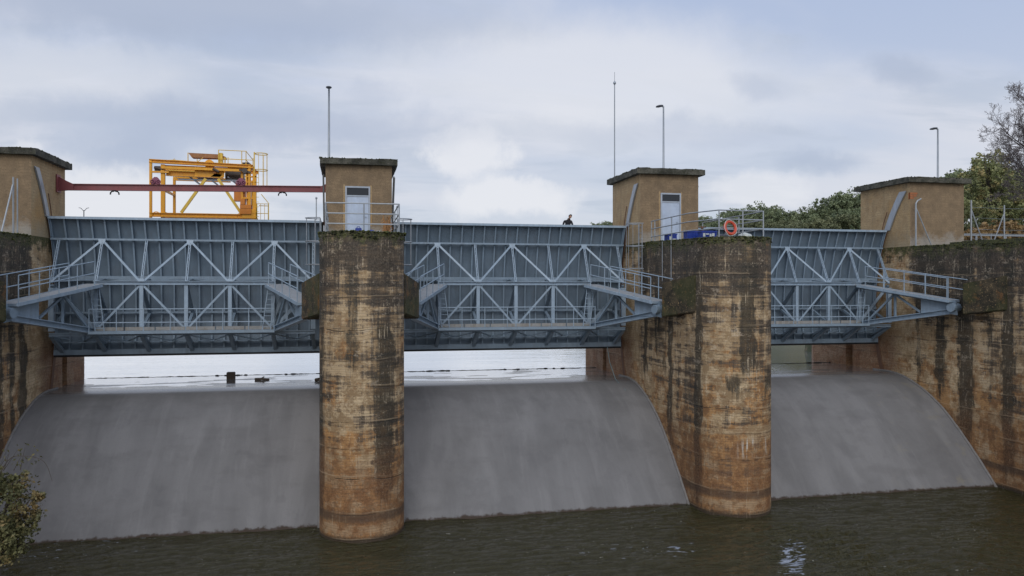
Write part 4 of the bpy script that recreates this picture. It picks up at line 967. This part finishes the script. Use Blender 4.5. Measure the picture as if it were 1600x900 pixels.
def mark(t, x, y, z, pts, mat=None):
    mb = MB()
    for (a, b, c, d) in pts: mb.box(x + a, x + c, y - .006, y, z + b, z + d)
    mb.build('white_mark', mat or M['whitecloth'], t)
c1 = crate('small blue crate with a white mark, at the left end of the row', 13.80, 14.22, 32.6, 33.0, 2.06, 2.38); mark(c1, 13.86, 32.575, 2.1, [(0, 0, .12, .16), (.15, .02, .32, .06)])
c2 = crate('wide blue crate between the small marked crate and the railing post', 13.86, 14.44, 30.7, 31.1, 2.03, 2.37)
c3 = crate('blue crate with white marks behind the front railing post', 14.12, 14.72, 29.9, 30.3, 2.02, 2.32); mark(c3, 14.16, 29.875, 2.08, [(0, 0, .1, .14), (.13, .08, .26, .13), (.29, 0, .37, .12), (.39, .02, .5, .14)])
c4 = crate('blue crate at the right end of the row, next to the lifebuoy', 14.72, 15.02, 30.4, 30.8, 2.02, 2.36)
# lifebuoy
t = thing('lifebuoy', 'orange lifebuoy leaning on the railing of the second pier', 'lifebuoy', (14.74, 28.85, 2.0))
mb = MB(); n = 28; cz = 2.35; mb.tube([(14.74 + .245 * math.cos(a), 28.68 + .05 * math.cos(a) + .08 * math.sin(a), cz + .245 * math.sin(a)) for a in lin(0, 2 * math.pi, n + 1)[:-1]], .058, 10, True); mb.build('ring', M['orange'], t, True)
mb = MB(); mb.tube([(14.74 + .29 * math.cos(a), 28.64 + .05 * math.cos(a) + .08 * math.sin(a), cz + .32 * math.sin(a) + .02 * math.sin(a * 4)) for a in lin(0, 2 * math.pi, n + 1)[:-1]], .010, 5, True); mb.build('grab_line', M['whitecloth'], t)
def lump(name, lab, cat, c, r, sz, mat, seed=0):
    bm = bmesh.new(); bmesh.ops.create_icosphere(bm, subdivisions=3, radius=1)
    for v in bm.verts:
        q = 1 + .22 * mn.noise(v.co * 1.7 + Vector((seed, 0, 0))) + .1 * mn.noise(v.co * 5 + Vector((seed, 3, 0)))
        v.co = Vector((v.co.x * r[0] * q, v.co.y * r[1] * q, max(v.co.z, -.5) * r[2] * q))
    me = bpy.data.meshes.new(name); bm.to_mesh(me); bm.free(); me.materials.append(mat); me.polygons.foreach_set('use_smooth', [True] * len(me.polygons))
    o = bpy.data.objects.new(name, me); col.objects.link(o); o.location = c; return tag(o, lab, cat)
lump('sack', 'pale greenish white sack lying right of the lifebuoy', 'sack', (15.65, 29.2, 2.07), (.27, .2, .14), 1, M['whitecloth'], 1)
lump('sack', 'dark sack lying left of the lifebuoy behind the mossy edge', 'sack', (14.72, 29.3, 2.05), (.24, .2, .1), 1, M['dirtysteel'], 2)
lump('plastic_bag', 'crumpled blue plastic bag in front of the first pier door', 'bag', (.93, 29.7, 2.04), (.17, .14, .10), 1, M['blue'], 3)
lump('plastic_bag', 'crumpled pale grey bag beside the blue one on the first pier', 'bag', (1.2, 29.75, 2.03), (.15, .12, .08), 1, M['whitecloth'], 4)
t = thing('blue_canister', 'small blue canister standing before the pale blue door of the first pier', 'canister', (.47, 30, 2.0))
mb = MB(); mb.box(.36, .60, 29.9, 30.1, 2.0, 2.22); mb.build('body', M['blue'], t, False, .02)
mb = MB(); mb.tube([(.42, 30, 2.22), (.44, 30, 2.27), (.52, 30, 2.27), (.54, 30, 2.22)], .014, 6); mb.build('handle', M['blue'], t)
# dry palm leaves
random.seed(5); mb = MB()
for i in range(26):
    b = Vector((1.55 + random.uniform(-.12, .1), 31.0 + random.uniform(-.1, .1), 1.98)); h = random.uniform(.3, .85)
    p = [b, b + Vector((random.uniform(-.06, .1), 0, h * .5)), b + Vector((random.uniform(-.1, .22), 0, h))]
    mb.tube(p, .035, 4, False, .008)
    for j in range(3):
        q = b.lerp(p[2], random.uniform(.4, 1)); mb.tube([q, q + Vector((random.uniform(-.16, .12), random.uniform(-.05, .05), random.uniform(-.2, .08)))], .022, 3, False, .004)
tag(mb.build('dry_plant', M['dryleaf'], None, False, 0, (1.55, 31, 1.98)), 'dead brown plant standing in the right corner of the first pier top', 'plant')
t = thing('valve_pedestal', 'rusty red valve pedestal with a flat wheel between the blue door and the crates', 'valve', (15.55, 33.0, 2.06))
mb = MB(); mb.lathe((15.6, 33, 2.06), [(.1, 0), (.1, .04), (.045, .06), (.04, .55), (.07, .6), (.02, .66)], 10); mb.build('stem', M['rust'], t)
mb = MB(); mb.tube([(15.6 + .17 * math.cos(a), 33 + .17 * math.sin(a), 2.72) for a in lin(0, 2 * math.pi, 17)[:-1]], .02, 6, True); mb.bar((15.43, 33, 2.72), (15.77, 33, 2.72), .03); mb.build('wheel', M['rust'], t)
# crest items
t = MB(); t.box(-5.60, -5.22, 40.3, 40.62, -4.45, -4.07); tag(t.build('concrete_block', M['wood'], None, False, .02), 'small dark square block standing in the shallow water of the left bay', 'block')
mb = MB(); mb.tube([(-4.2, 39.6, -4.36), (-3.9, 39.52, -4.34), (-3.55, 39.6, -4.37)], .07, 7, False, .045); mb.tube([(-3.95, 39.55, -4.33), (-3.8, 39.7, -4.25)], .03, 5)
tag(mb.build('driftwood', M['wood'], None), 'dark driftwood log lying on the wet crest of the left bay', 'log')
mb = MB(); mb.tube([(-1.35, 38.6, -4.34), (-1.2, 38.4, -4.27), (-.95, 38.4, -4.3)], .09, 6, False, .05); mb.tube([(-1.25, 38.5, -4.33), (-1.1, 38.2, -4.36), (-.92, 38.3, -4.3)], .05, 6)
tag(mb.build('driftwood', M['wood'], None), 'dark clump of driftwood jammed against the left flank of the first pier', 'log')
# foam in the corner
def fo(x, y):
    d = math.hypot((x + 12.0) / 2.2, (y - 26.2) / 1.9) + .35 * mn.noise((x * 2, y * 2, 0))
    return ZW - .12 + .26 * sst(1.0, .55, d) + .05 * mn.noise((x * 6, y * 6, 1))
tag(grid('foam', M['foam'], lin(-15, -8, 80), lin(22, 29.4, 80), fo), None, None, None, 'stuff')

# ------------------------------------------------------------------ person on the bridge
def skinned(name, joints, edges, root, mats, parent, sub=2):
    me = bpy.data.meshes.new(name); me.from_pydata([j[:3] for j in joints], edges, [])
    o = bpy.data.objects.new(name, me); col.objects.link(o)
    sk = o.modifiers.new('skin', 'SKIN'); sk.use_smooth_shade = True
    lay = me.skin_vertices[0].data if me.skin_vertices else None
    if lay is None:
        bm = bmesh.new(); bm.from_mesh(me); bm.verts.layers.skin.verify(); bm.to_mesh(me); bm.free(); lay = me.skin_vertices[0].data
    for i, j in enumerate(joints): r = j[3]; lay[i].radius = (r, j[4] if len(j) > 4 else r)
    lay[root].use_root = True
    ss = o.modifiers.new('sub', 'SUBSURF'); ss.levels = ss.render_levels = sub
    dg = bpy.context.evaluated_depsgraph_get(); ev = o.evaluated_get(dg); m2 = bpy.data.meshes.new_from_object(ev)
    o.modifiers.clear(); o.data = m2; m2.materials.clear()
    for m_ in (mats if isinstance(mats, list) else [mats]): m2.materials.append(m_)
    m2.polygons.foreach_set('use_smooth', [True] * len(m2.polygons))
    if parent: o.parent = parent
    return o
px_, py_ = 11.45, 40.35
t = thing('person', 'person in a black jacket with head bowed, standing behind the top of the middle gate', 'person', (px_, py_, 2.2)); t.scale = (.94, .94, .94)
J = [(0, 0, .92, .15, .12), (0, -.01, 1.12, .14, .11), (.02, -.03, 1.34, .17, .12), (.05, -.06, 1.47, .07, .07), (.08, -.09, 1.56, .055, .055),   # pelvis..neck
     (-.19, -.02, 1.40, .07), (-.27, -.02, 1.14, .05), (-.06, -.20, 1.08, .038), (.02, -.22, 1.08, .03),
     (.21, -.05, 1.38, .07), (.29, -.10, 1.12, .05), (.20, -.26, 1.02, .038), (.13, -.28, 1.02, .03),
     (-.1, 0, .85, .1), (-.12, 0, .47, .07), (-.12, .02, .08, .045), (-.13, -.14, .04, .04),
     (.1, 0, .85, .1), (.12, 0, .47, .07), (.12, .02, .08, .045), (.13, -.14, .04, .04)]
Ed = [(0, 1), (1, 2), (2, 3), (3, 4), (2, 5), (5, 6), (6, 7), (7, 8), (2, 9), (9, 10), (10, 11), (11, 12), (0, 13), (13, 14), (14, 15), (15, 16), (0, 17), (17, 18), (18, 19), (19, 20)]
b = skinned('body', J, Ed, 0, [M['flesh'], M['shirt'], M['trousers']], t)
for p in b.data.polygons:
    c = p.center; hand = (abs(c.x - .0) < .09 and c.y < -.17 and c.z < 1.2) or (c.y < -.235 and c.z < 1.2)
    p.material_index = 0 if (c.z > 1.49 or hand) else (1 if c.z > .88 else 2)
# fingers
def hand(c, dx_, par):
    for i in range(4):
        o_ = Vector((c[0] + dx_ * .02, c[1] - .01 * i, c[2] - .008 * i)); L_ = (.075, .085, .08, .06)[i]
        j = [(*o_, .009), (*(o_ + Vector((dx_ * L_ * .5, -.012 + .008 * i, .002))), .0085), (*(o_ + Vector((dx_ * L_, -.012 + .008 * i, -.025))), .007)]
        skinned('finger', j, [(0, 1), (1, 2)], 0, M['flesh'], par, 1)
    o_ = Vector((c[0], c[1] + .02, c[2] + .015)); skinned('thumb', [(*o_, .011), (*(o_ + Vector((dx_ * .03, .02, .02))), .0095), (*(o_ + Vector((dx_ * .055, .012, .03))), .008)], [(0, 1), (1, 2)], 0, M['flesh'], par, 1)
hand((.02, -.22, 1.08), 1, b); hand((.13, -.28, 1.02), -1, b)
# head: sculpted sphere with face, on the neck, tilted down to the right
bm = bmesh.new(); bmesh.ops.create_uvsphere(bm, u_segments=28, v_segments=20, radius=1)
for v in bm.verts:
    x, y, z = v.co; r = Vector((x * .078, y * .098, z * .125))
    if z < -.2: r.x *= 1 - .35 * (-z - .2); r.y *= 1 - .15 * (-z - .2)
    if y < -.6:
        r.y -= .026 * math.exp(-((x) / .16) ** 2 - ((z + .12) / .22) ** 2)       # nose
        r.y += .012 * math.exp(-((abs(x) - .34) / .16) ** 2 - ((z - .08) / .12) ** 2)   # eye sockets
        r.y -= .006 * math.exp(-((x) / .28) ** 2 - ((z + .45) / .07) ** 2)       # lips
    r.x += .016 * math.copysign(1, x) * math.exp(-((abs(x) - 1) / .12) ** 2 - ((z) / .2) ** 2 - ((y - .05) / .2) ** 2)
    v.co = r
mh = bpy.data.meshes.new('head'); bm.to_mesh(mh); bm.free(); mh.materials.append(M['flesh']); mh.materials.append(M['hair'])
for p in mh.polygons: p.use_smooth = True
oh = bpy.data.objects.new('head', mh); col.objects.link(oh); oh.parent = t; oh.location = (.12, -.13, 1.65); oh.rotation_euler = (R(28), R(14), R(30))
bm = bmesh.new(); bmesh.ops.create_uvsphere(bm, u_segments=24, v_segments=16, radius=1)
bmesh.ops.delete(bm, geom=[v for v in bm.verts if v.co.z < -.25 or (v.co.y < -.35 and v.co.z < .45)], context='VERTS')
for v in bm.verts: q = 1 + .05 * mn.noise(v.co * 4); v.co = Vector((v.co.x * .089 * q, v.co.y * .108 * q + .004, v.co.z * .137 * q))
mh = bpy.data.meshes.new('hair'); bm.to_mesh(mh); bm.free(); mh.materials.append(M['hair'])
for p in mh.polygons: p.use_smooth = True
o2 = bpy.data.objects.new('hair', mh); col.objects.link(o2); o2.parent = oh

# ------------------------------------------------------------------ vegetation
import numpy as np
def crown_mesh(name, mat, lobes, n, leaf, seed, elong=1.8, droop=0.):
    rg = np.random.default_rng(seed); C_ = []
    tot = sum(l[3] * l[4] for l in lobes)
    for (lx, ly, lz, rx, rz) in lobes:
        m = int(n * rx * rz / tot); d = rg.normal(size=(m, 3)); d /= np.linalg.norm(d, axis=1)[:, None]
        # leaf clumps: clump centres on the lobe, leaves round them
        nc = max(6, m // 26); cd_ = rg.normal(size=(nc, 3)); cd_ /= np.linalg.norm(cd_, axis=1)[:, None]; cr = rg.uniform(.55, 1.08, nc)
        cc = cd_ * cr[:, None]; idx = rg.integers(0, nc, m); pp = cc[idx] + d * (rg.random(m) ** .5)[:, None] * rg.uniform(.14, .30, nc)[idx][:, None]
        C_.append(pp * np.array([rx, rx, rz]) + np.array([lx, ly, lz]))
    Cc = np.concatenate(C_); m = len(Cc)
    a = rg.normal(size=(m, 3)); a[:, 2] -= droop; a /= np.linalg.norm(a, axis=1)[:, None]
    b_ = np.cross(a, rg.normal(size=(m, 3))); b_ /= np.linalg.norm(b_, axis=1)[:, None]
    s_ = leaf * rg.uniform(.6, 1.3, m)[:, None]; a *= s_ * elong * .5; b_ *= s_ * .5
    V = np.stack([Cc - a, Cc + b_ , Cc + a, Cc - b_], 1).reshape(-1, 3)
    me = bpy.data.meshes.new(name); me.vertices.add(len(V)); me.vertices.foreach_set('co', V.ravel())
    me.loops.add(4 * m); me.loops.foreach_set('vertex_index', np.arange(4 * m)); me.polygons.add(m)
    me.polygons.foreach_set('loop_start', np.arange(0, 4 * m, 4)); me.polygons.foreach_set('loop_total', np.full(m, 4)); me.update(); me.validate(); me.materials.append(mat); return me
def limbs_mesh(name, mat, base, lobes, r, seed):
    rg = random.Random(seed); mb = MB(); b = Vector(base); top = Vector((0, 0, min(l[2] for l in lobes) * .8 + .1))
    mb.tube([b, b.lerp(top, .5) + Vector((rg.uniform(-.1, .1), 0, 0)), top], r, 7, False, r * .65)
    for (lx, ly, lz, rx, rz) in lobes:
        c = Vector((lx, ly, lz)); mid_ = top.lerp(c, .5) + Vector((rg.uniform(-.2, .2), rg.uniform(-.2, .2), .1)) * rx
        mb.tube([top, mid_, c], r * .5, 5, False, r * .2)
        for _ in range(3): mb.tube([mid_, c + Vector((rg.uniform(-.7, .7) * rx, rg.uniform(-.7, .7) * rx, rg.uniform(-.2, .8) * rz))], r * .2, 4, False, r * .06)
    me = bpy.data.meshes.new(name); me.from_pydata([tuple(v) for v in mb.v], [], mb.f); me.materials.append(mat); return me
def lobes(rg, w, h, n=7):
    L = [(0, 0, h * .62, w * .33, h * .30)]
    for i in range(n):
        a = 2 * math.pi * i / n + rg.uniform(-.3, .3); d = w * rg.uniform(.18, .34)
        L.append((d * math.cos(a), d * math.sin(a), h * rg.uniform(.42, .78), w * rg.uniform(.17, .26), h * rg.uniform(.14, .22)))
    return L
PROTO = {}
def proto(kind, i, mat, w, h, n, leaf, nl=7):
    rg = random.Random(hash((kind.__len__(), i)) % 9999 + i * 17); L = lobes(rg, w, h, nl)
    PROTO[(kind, i)] = (crown_mesh('crown', mat, L, n, leaf, i + 11), limbs_mesh('trunk', M['bark'], (0, 0, -.6), L, w * .035, i))
for i in range(3): proto('oak', i, M['oak'], 8., 6.5, 9000, .17)
for i in range(2): proto('oak2', i, M['oak2'], 7., 5.5, 7500, .17)
proto('autumn', 0, M['autumn'], 7., 9.5, 11000, .15, 11); proto('autumn', 1, M['autumn'], 6., 7., 8000, .15, 9)
proto('shrub', 0, M['oak2'], 3., 2.2, 2600, .10); proto('shrub', 1, M['brownleaf'], 3.2, 2.4, 3000, .10)
def tree(kind, i, x, y, z, s, lab, cat='tree', group=None, rz=0., name='tree', sz=1.):
    t = thing(name, lab, cat, (x, y, z), group); t.scale = (s, s, s * sz); t.rotation_euler = (0, 0, rz)
    for nm, me in (('crown', PROTO[(kind, i)][0]), ('trunk', PROTO[(kind, i)][1])):
        o = bpy.data.objects.new(nm, me); col.objects.link(o); o.parent = t
    return t
def prj(x, y, z):       # only used to word the labels and to skip trees that stand outside the view
    a = R(11.85); r = x * math.cos(a) - y * math.sin(a); d = x * math.sin(a) + y * math.cos(a); return 800 + 1242 * r / d, 450 - 1242 * z / d
random.seed(21)
TW = 'holm oaks on the wooded bank beyond the lake'
# (x, y, top z, scale, kind, i)
rows = []
for (px0, top, sx, kd, i, yy_) in [(1136, 331, .95, 'oak', 0, 100), (1163, 326, .8, 'oak', 1, 103), (1186, 318, 1.0, 'oak', 2, 100), (1207, 325, .75, 'oak', 0, 97), (1228, 341, .6, 'oak2', 0, 95),
                             (1248, 331, .8, 'oak', 1, 98), (1270, 323, .9, 'oak', 2, 100), (1292, 322, .9, 'oak', 0, 100), (1313, 306, 1.0, 'oak', 1, 98), (1336, 296, 1.1, 'oak', 2, 98), (1362, 300, 1.1, 'oak', 0, 98), (1395, 300, 1.1, 'oak', 1, 98), (1430, 304, 1.0, 'oak', 2, 96), (1462, 300, 1., 'oak', 0, 96),
                             (1150, 345, .65, 'oak2', 1, 90), (1180, 341, .65, 'oak2', 0, 89), (1212, 347, .55, 'oak2', 1, 88), (1240, 346, .6, 'oak2', 0, 86), (1262, 342, .65, 'oak2', 1, 87), (1288, 340, .65, 'oak2', 0, 86), (1312, 334, .7, 'oak2', 1, 86), (1337, 326, .75, 'oak', 1, 86), (1370, 325, .8, 'oak', 2, 86),
                             (1100, 337, .4, 'oak', 2, 120), (1115, 343, .4, 'oak2', 1, 118),
                             (1500, 268, 1.15, 'oak', 1, 84), (1480, 285, 1.1, 'oak', 0, 86), (1582, 262, 1.3, 'oak', 0, 78), (1622, 258, 1.3, 'oak', 2, 78), (1545, 280, 1.1, 'oak', 2, 84), (1660, 275, 1.2, 'oak', 1, 78)]:
    th = math.atan((px0 - 800) / 1242) + R(11.85); x = yy_ * math.tan(th); d = x * math.sin(R(11.85)) + yy_ * math.cos(R(11.85)); rows.append((x, yy_, (450 - top) * d / 1242, sx, kd, i))
words = ['rounded', 'broad', 'dense', 'bushy', 'low', 'dark', 'spreading', 'ragged', 'full', 'domed', 'squat', 'uneven']
H_ = {'oak': 6.1, 'oak2': 5.2}
front_, back_ = [], []
for k_, (x, y, zt_, s_, kd, i) in enumerate(rows):
    pxx = prj(x, y, zt_)[0]
    if pxx < 1120: w_ = 'just right of the second pier tower'
    elif pxx < 1222: w_ = 'behind the lifebuoy railing'
    elif pxx < 1300: w_ = 'above the middle of the right gate'
    elif pxx < 1350: w_ = 'against the left side of the brick-patched tower'
    elif pxx < 1490: w_ = 'mostly hidden behind the brick-patched tower'
    else: w_ = 'behind the fence at the far right'
    hue = 'olive-green' if kd == 'oak2' else 'dark green'
    size = 'small' if s_ < .7 else ('tall' if s_ > 1.05 else 'mid-sized')
    lab = '%s %s %s oak %s' % (size, words[k_ % 12], hue, w_)
    tree(kd, i, x, y, zt_ - H_[kd] * s_, s_, lab, 'tree', TW, random.uniform(0, 6.28), 'holm_oak')
# far ridge beyond the middle gate
for (px0, top, s_, lab) in ((934, 349, 1.0, 'tiny far-off tree just above the middle gate top, left of the tower'), (945, 346, 1.1, 'tiny far tree with the highest dark crown left of the second pier tower'), (955, 349, 1., 'tiny far tree touching the left edge of the second pier tower')):
    th = math.atan((px0 - 800) / 1242) + R(11.85); y = 250; x = y * math.tan(th); d = x * math.sin(R(11.85)) + y * math.cos(R(11.85)); zt_ = (450 - top) * d / 1242
    tree('oak', 0, x, y, zt_ - 6.1 * s_, s_, lab, 'tree', 'far trees on the ridge', px0, 'holm_oak')
# trees by the right wall
tree('autumn', 0, 55.0, 59, 3.4, .93, 'tall yellowing tree behind the fence, right of the brick-patched tower', rz=1.)
tree('autumn', 1, 50.6, 56, 3.0, .66, 'shorter yellow-green tree close to the right tower, behind the first fence post', rz=2.)
tree('autumn', 1, 57.6, 60, 3.5, .8, 'yellow-green tree between the tall yellowing one and the frame edge', rz=4.)
sh = [(42.0, 50, .95, 1, 'russet shrub behind the thinner fence post'), (44.3, 50.5, 1.15, 1, 'russet shrub near the right frame edge'), (46.8, 51, 1.1, 1, 'russet shrub at the right frame edge'), (40.3, 51, .9, 0, 'olive shrub between the right tower and the thick fence post'), (38.9, 50, .8, 1, 'pale russet shrub against the right edge of the right tower'), (43.4, 53, 1.3, 0, 'larger olive shrub behind the russet ones'), (48.5, 53, 1.3, 0, 'olive shrub outside the fence at the right frame edge'), (41.3, 54, 1.4, 0, 'tall olive shrub under the yellowing trees')]
for (x, y, s_, i, lab) in sh: tree('shrub', i, x + 2.6, y, 1.7 + .08 * (y - 50), s_ * 1.25, lab, 'shrub', 'shrubs behind the right fence', x * 3, 'shrub')
# bare tree leaning in from the right
def bare(seed):
    rg = random.Random(seed); out = []
    def branch(mb, p, d, l, r, lv):
        n = 6; pts = [p]; dd = d.copy(); q = p; up = rg.uniform(.02, .10)
        for _ in range(n):
            dd = (dd + Vector((rg.uniform(-.10, .10), rg.uniform(-.10, .10), rg.uniform(-.09, .07) + up))).normalized(); q = q + dd * l / n; pts.append(q)
        mb.tube(pts, max(r, .008), 5 if lv < 2 else 3, False, max(r * .35, .006))
        if lv >= 4: return
        m = (9, 8, 6, 3)[lv]
        for j in range(m):
            t_ = (j + 1.2) / (m + .2); i_ = min(n - 1, int(t_ * n)); base = pts[i_].lerp(pts[i_ + 1], t_ * n - i_ if t_ * n - i_ < 1 else 1)
            side_ = Vector((rg.uniform(-1, 1), rg.uniform(-1, 1), rg.uniform(-.7, .9))).normalized()
            nd = (dd * .75 + side_ * .85).normalized()
            branch(mb, base, nd, l * (1.05 - t_ * .45) * rg.uniform(.42, .62), max(r * .42, .010), lv + 1)
    t = thing('bare_tree', 'leafless tree reaching in from the right frame edge above the evergreens', 'tree', (49.3, 47, 1.6))
    mb = MB(); top = Vector((49.2, 47, 8.2)); mb.tube([Vector((49.3, 47, 1.2)), Vector((49.4, 47, 5)), top, top + Vector((.2, 0, 3.4))], .24, 8, False, .12); mb.build('trunk', M['twig'], t)
    for (z_, dx_, dz_, l_) in ((7.0, -1, .10, 4.6), (7.8, -1, .28, 5.2), (8.5, -1, .48, 5.0), (9.2, -.9, .75, 4.8), (7.4, -1, .0, 4.4), (8.9, -1, .2, 4.6), (10.2, -.7, .95, 4.2), (11.2, -.35, 1., 4.0), (8.0, .9, .5, 4.5), (9.6, .8, .8, 4.2), (6.6, -.8, -.05, 3.6)):
        mb = MB(); branch(mb, Vector((49.25, 47, z_)), Vector((dx_, rg.uniform(-.5, .5), dz_)).normalized(), l_ * 1.03, .06, 0); mb.build('limb', M['twig'], t)
bare(8)
# bush at the lower left on the near bank
rg = random.Random(3)
L = [(0, 0, 1.55, .55, .6), (-.45, .1, 1.85, .5, .5), (.10, 0, 1.12, .40, .36), (-.3, 0, 2.12, .3, .26), (-.5, -.2, 1.2, .5, .5), (.42, 0, 1.68, .24, .20), (.46, .1, 1.38, .18, .14), (.2, 0, 2.0, .24, .18), (.34, 0, 1.0, .16, .12)]
t = thing('bank_bush', 'yellowish green leafy bush at the lower left corner, nearest the camera', 'bush', (-5.38, 14, -5.1))
me = crown_mesh('foliage', M['bushleaf'], L, 15000, .034, 77, 1.7); o = bpy.data.objects.new('foliage', me); col.objects.link(o); o.parent = t
me = limbs_mesh('stem', M['bark'], (0, 0, -4.2), L, .05, 5); o = bpy.data.objects.new('stem', me); col.objects.link(o); o.parent = t
mb = MB(); b0 = Vector((-5.5, 14, -3.3)); pts = [b0, Vector((-5.25, 14, -2.75)), Vector((-5.0, 14, -2.68)), Vector((-4.72, 14, -2.78)), Vector((-4.6, 14, -3.1))]
mb.tube(spline(pts, 5), .009, 5, False, .003)
for i in range(5):
    q = Vector((-5.3 + rg.uniform(-.1, .3), 14, -2.9)); mb.tube([q, q + Vector((rg.uniform(-.05, .2), 0, rg.uniform(.2, .45)))], .006, 4, False, .002)
mb.build('twig', M['bark'], t)
mb = MB(); rg = random.Random(9)
for i in range(46):
    c = Vector((rg.uniform(-5.45, -4.72), 14 + rg.uniform(-.1, .1), rg.uniform(-2.85, -2.4) if i % 2 else rg.uniform(-2.82, -2.7))); a = Vector((rg.uniform(-1, 1), rg.uniform(-1, 1), rg.uniform(-1, 1))).normalized(); b_ = a.cross(Vector((.3, .9, .2))).normalized()
    mb.poly([c - a * .03, c + b_ * .016, c + a * .03, c - b_ * .016], [(0, 1, 2, 3)])
mb.build('sparse_leaves', M['bushleaf'], t)
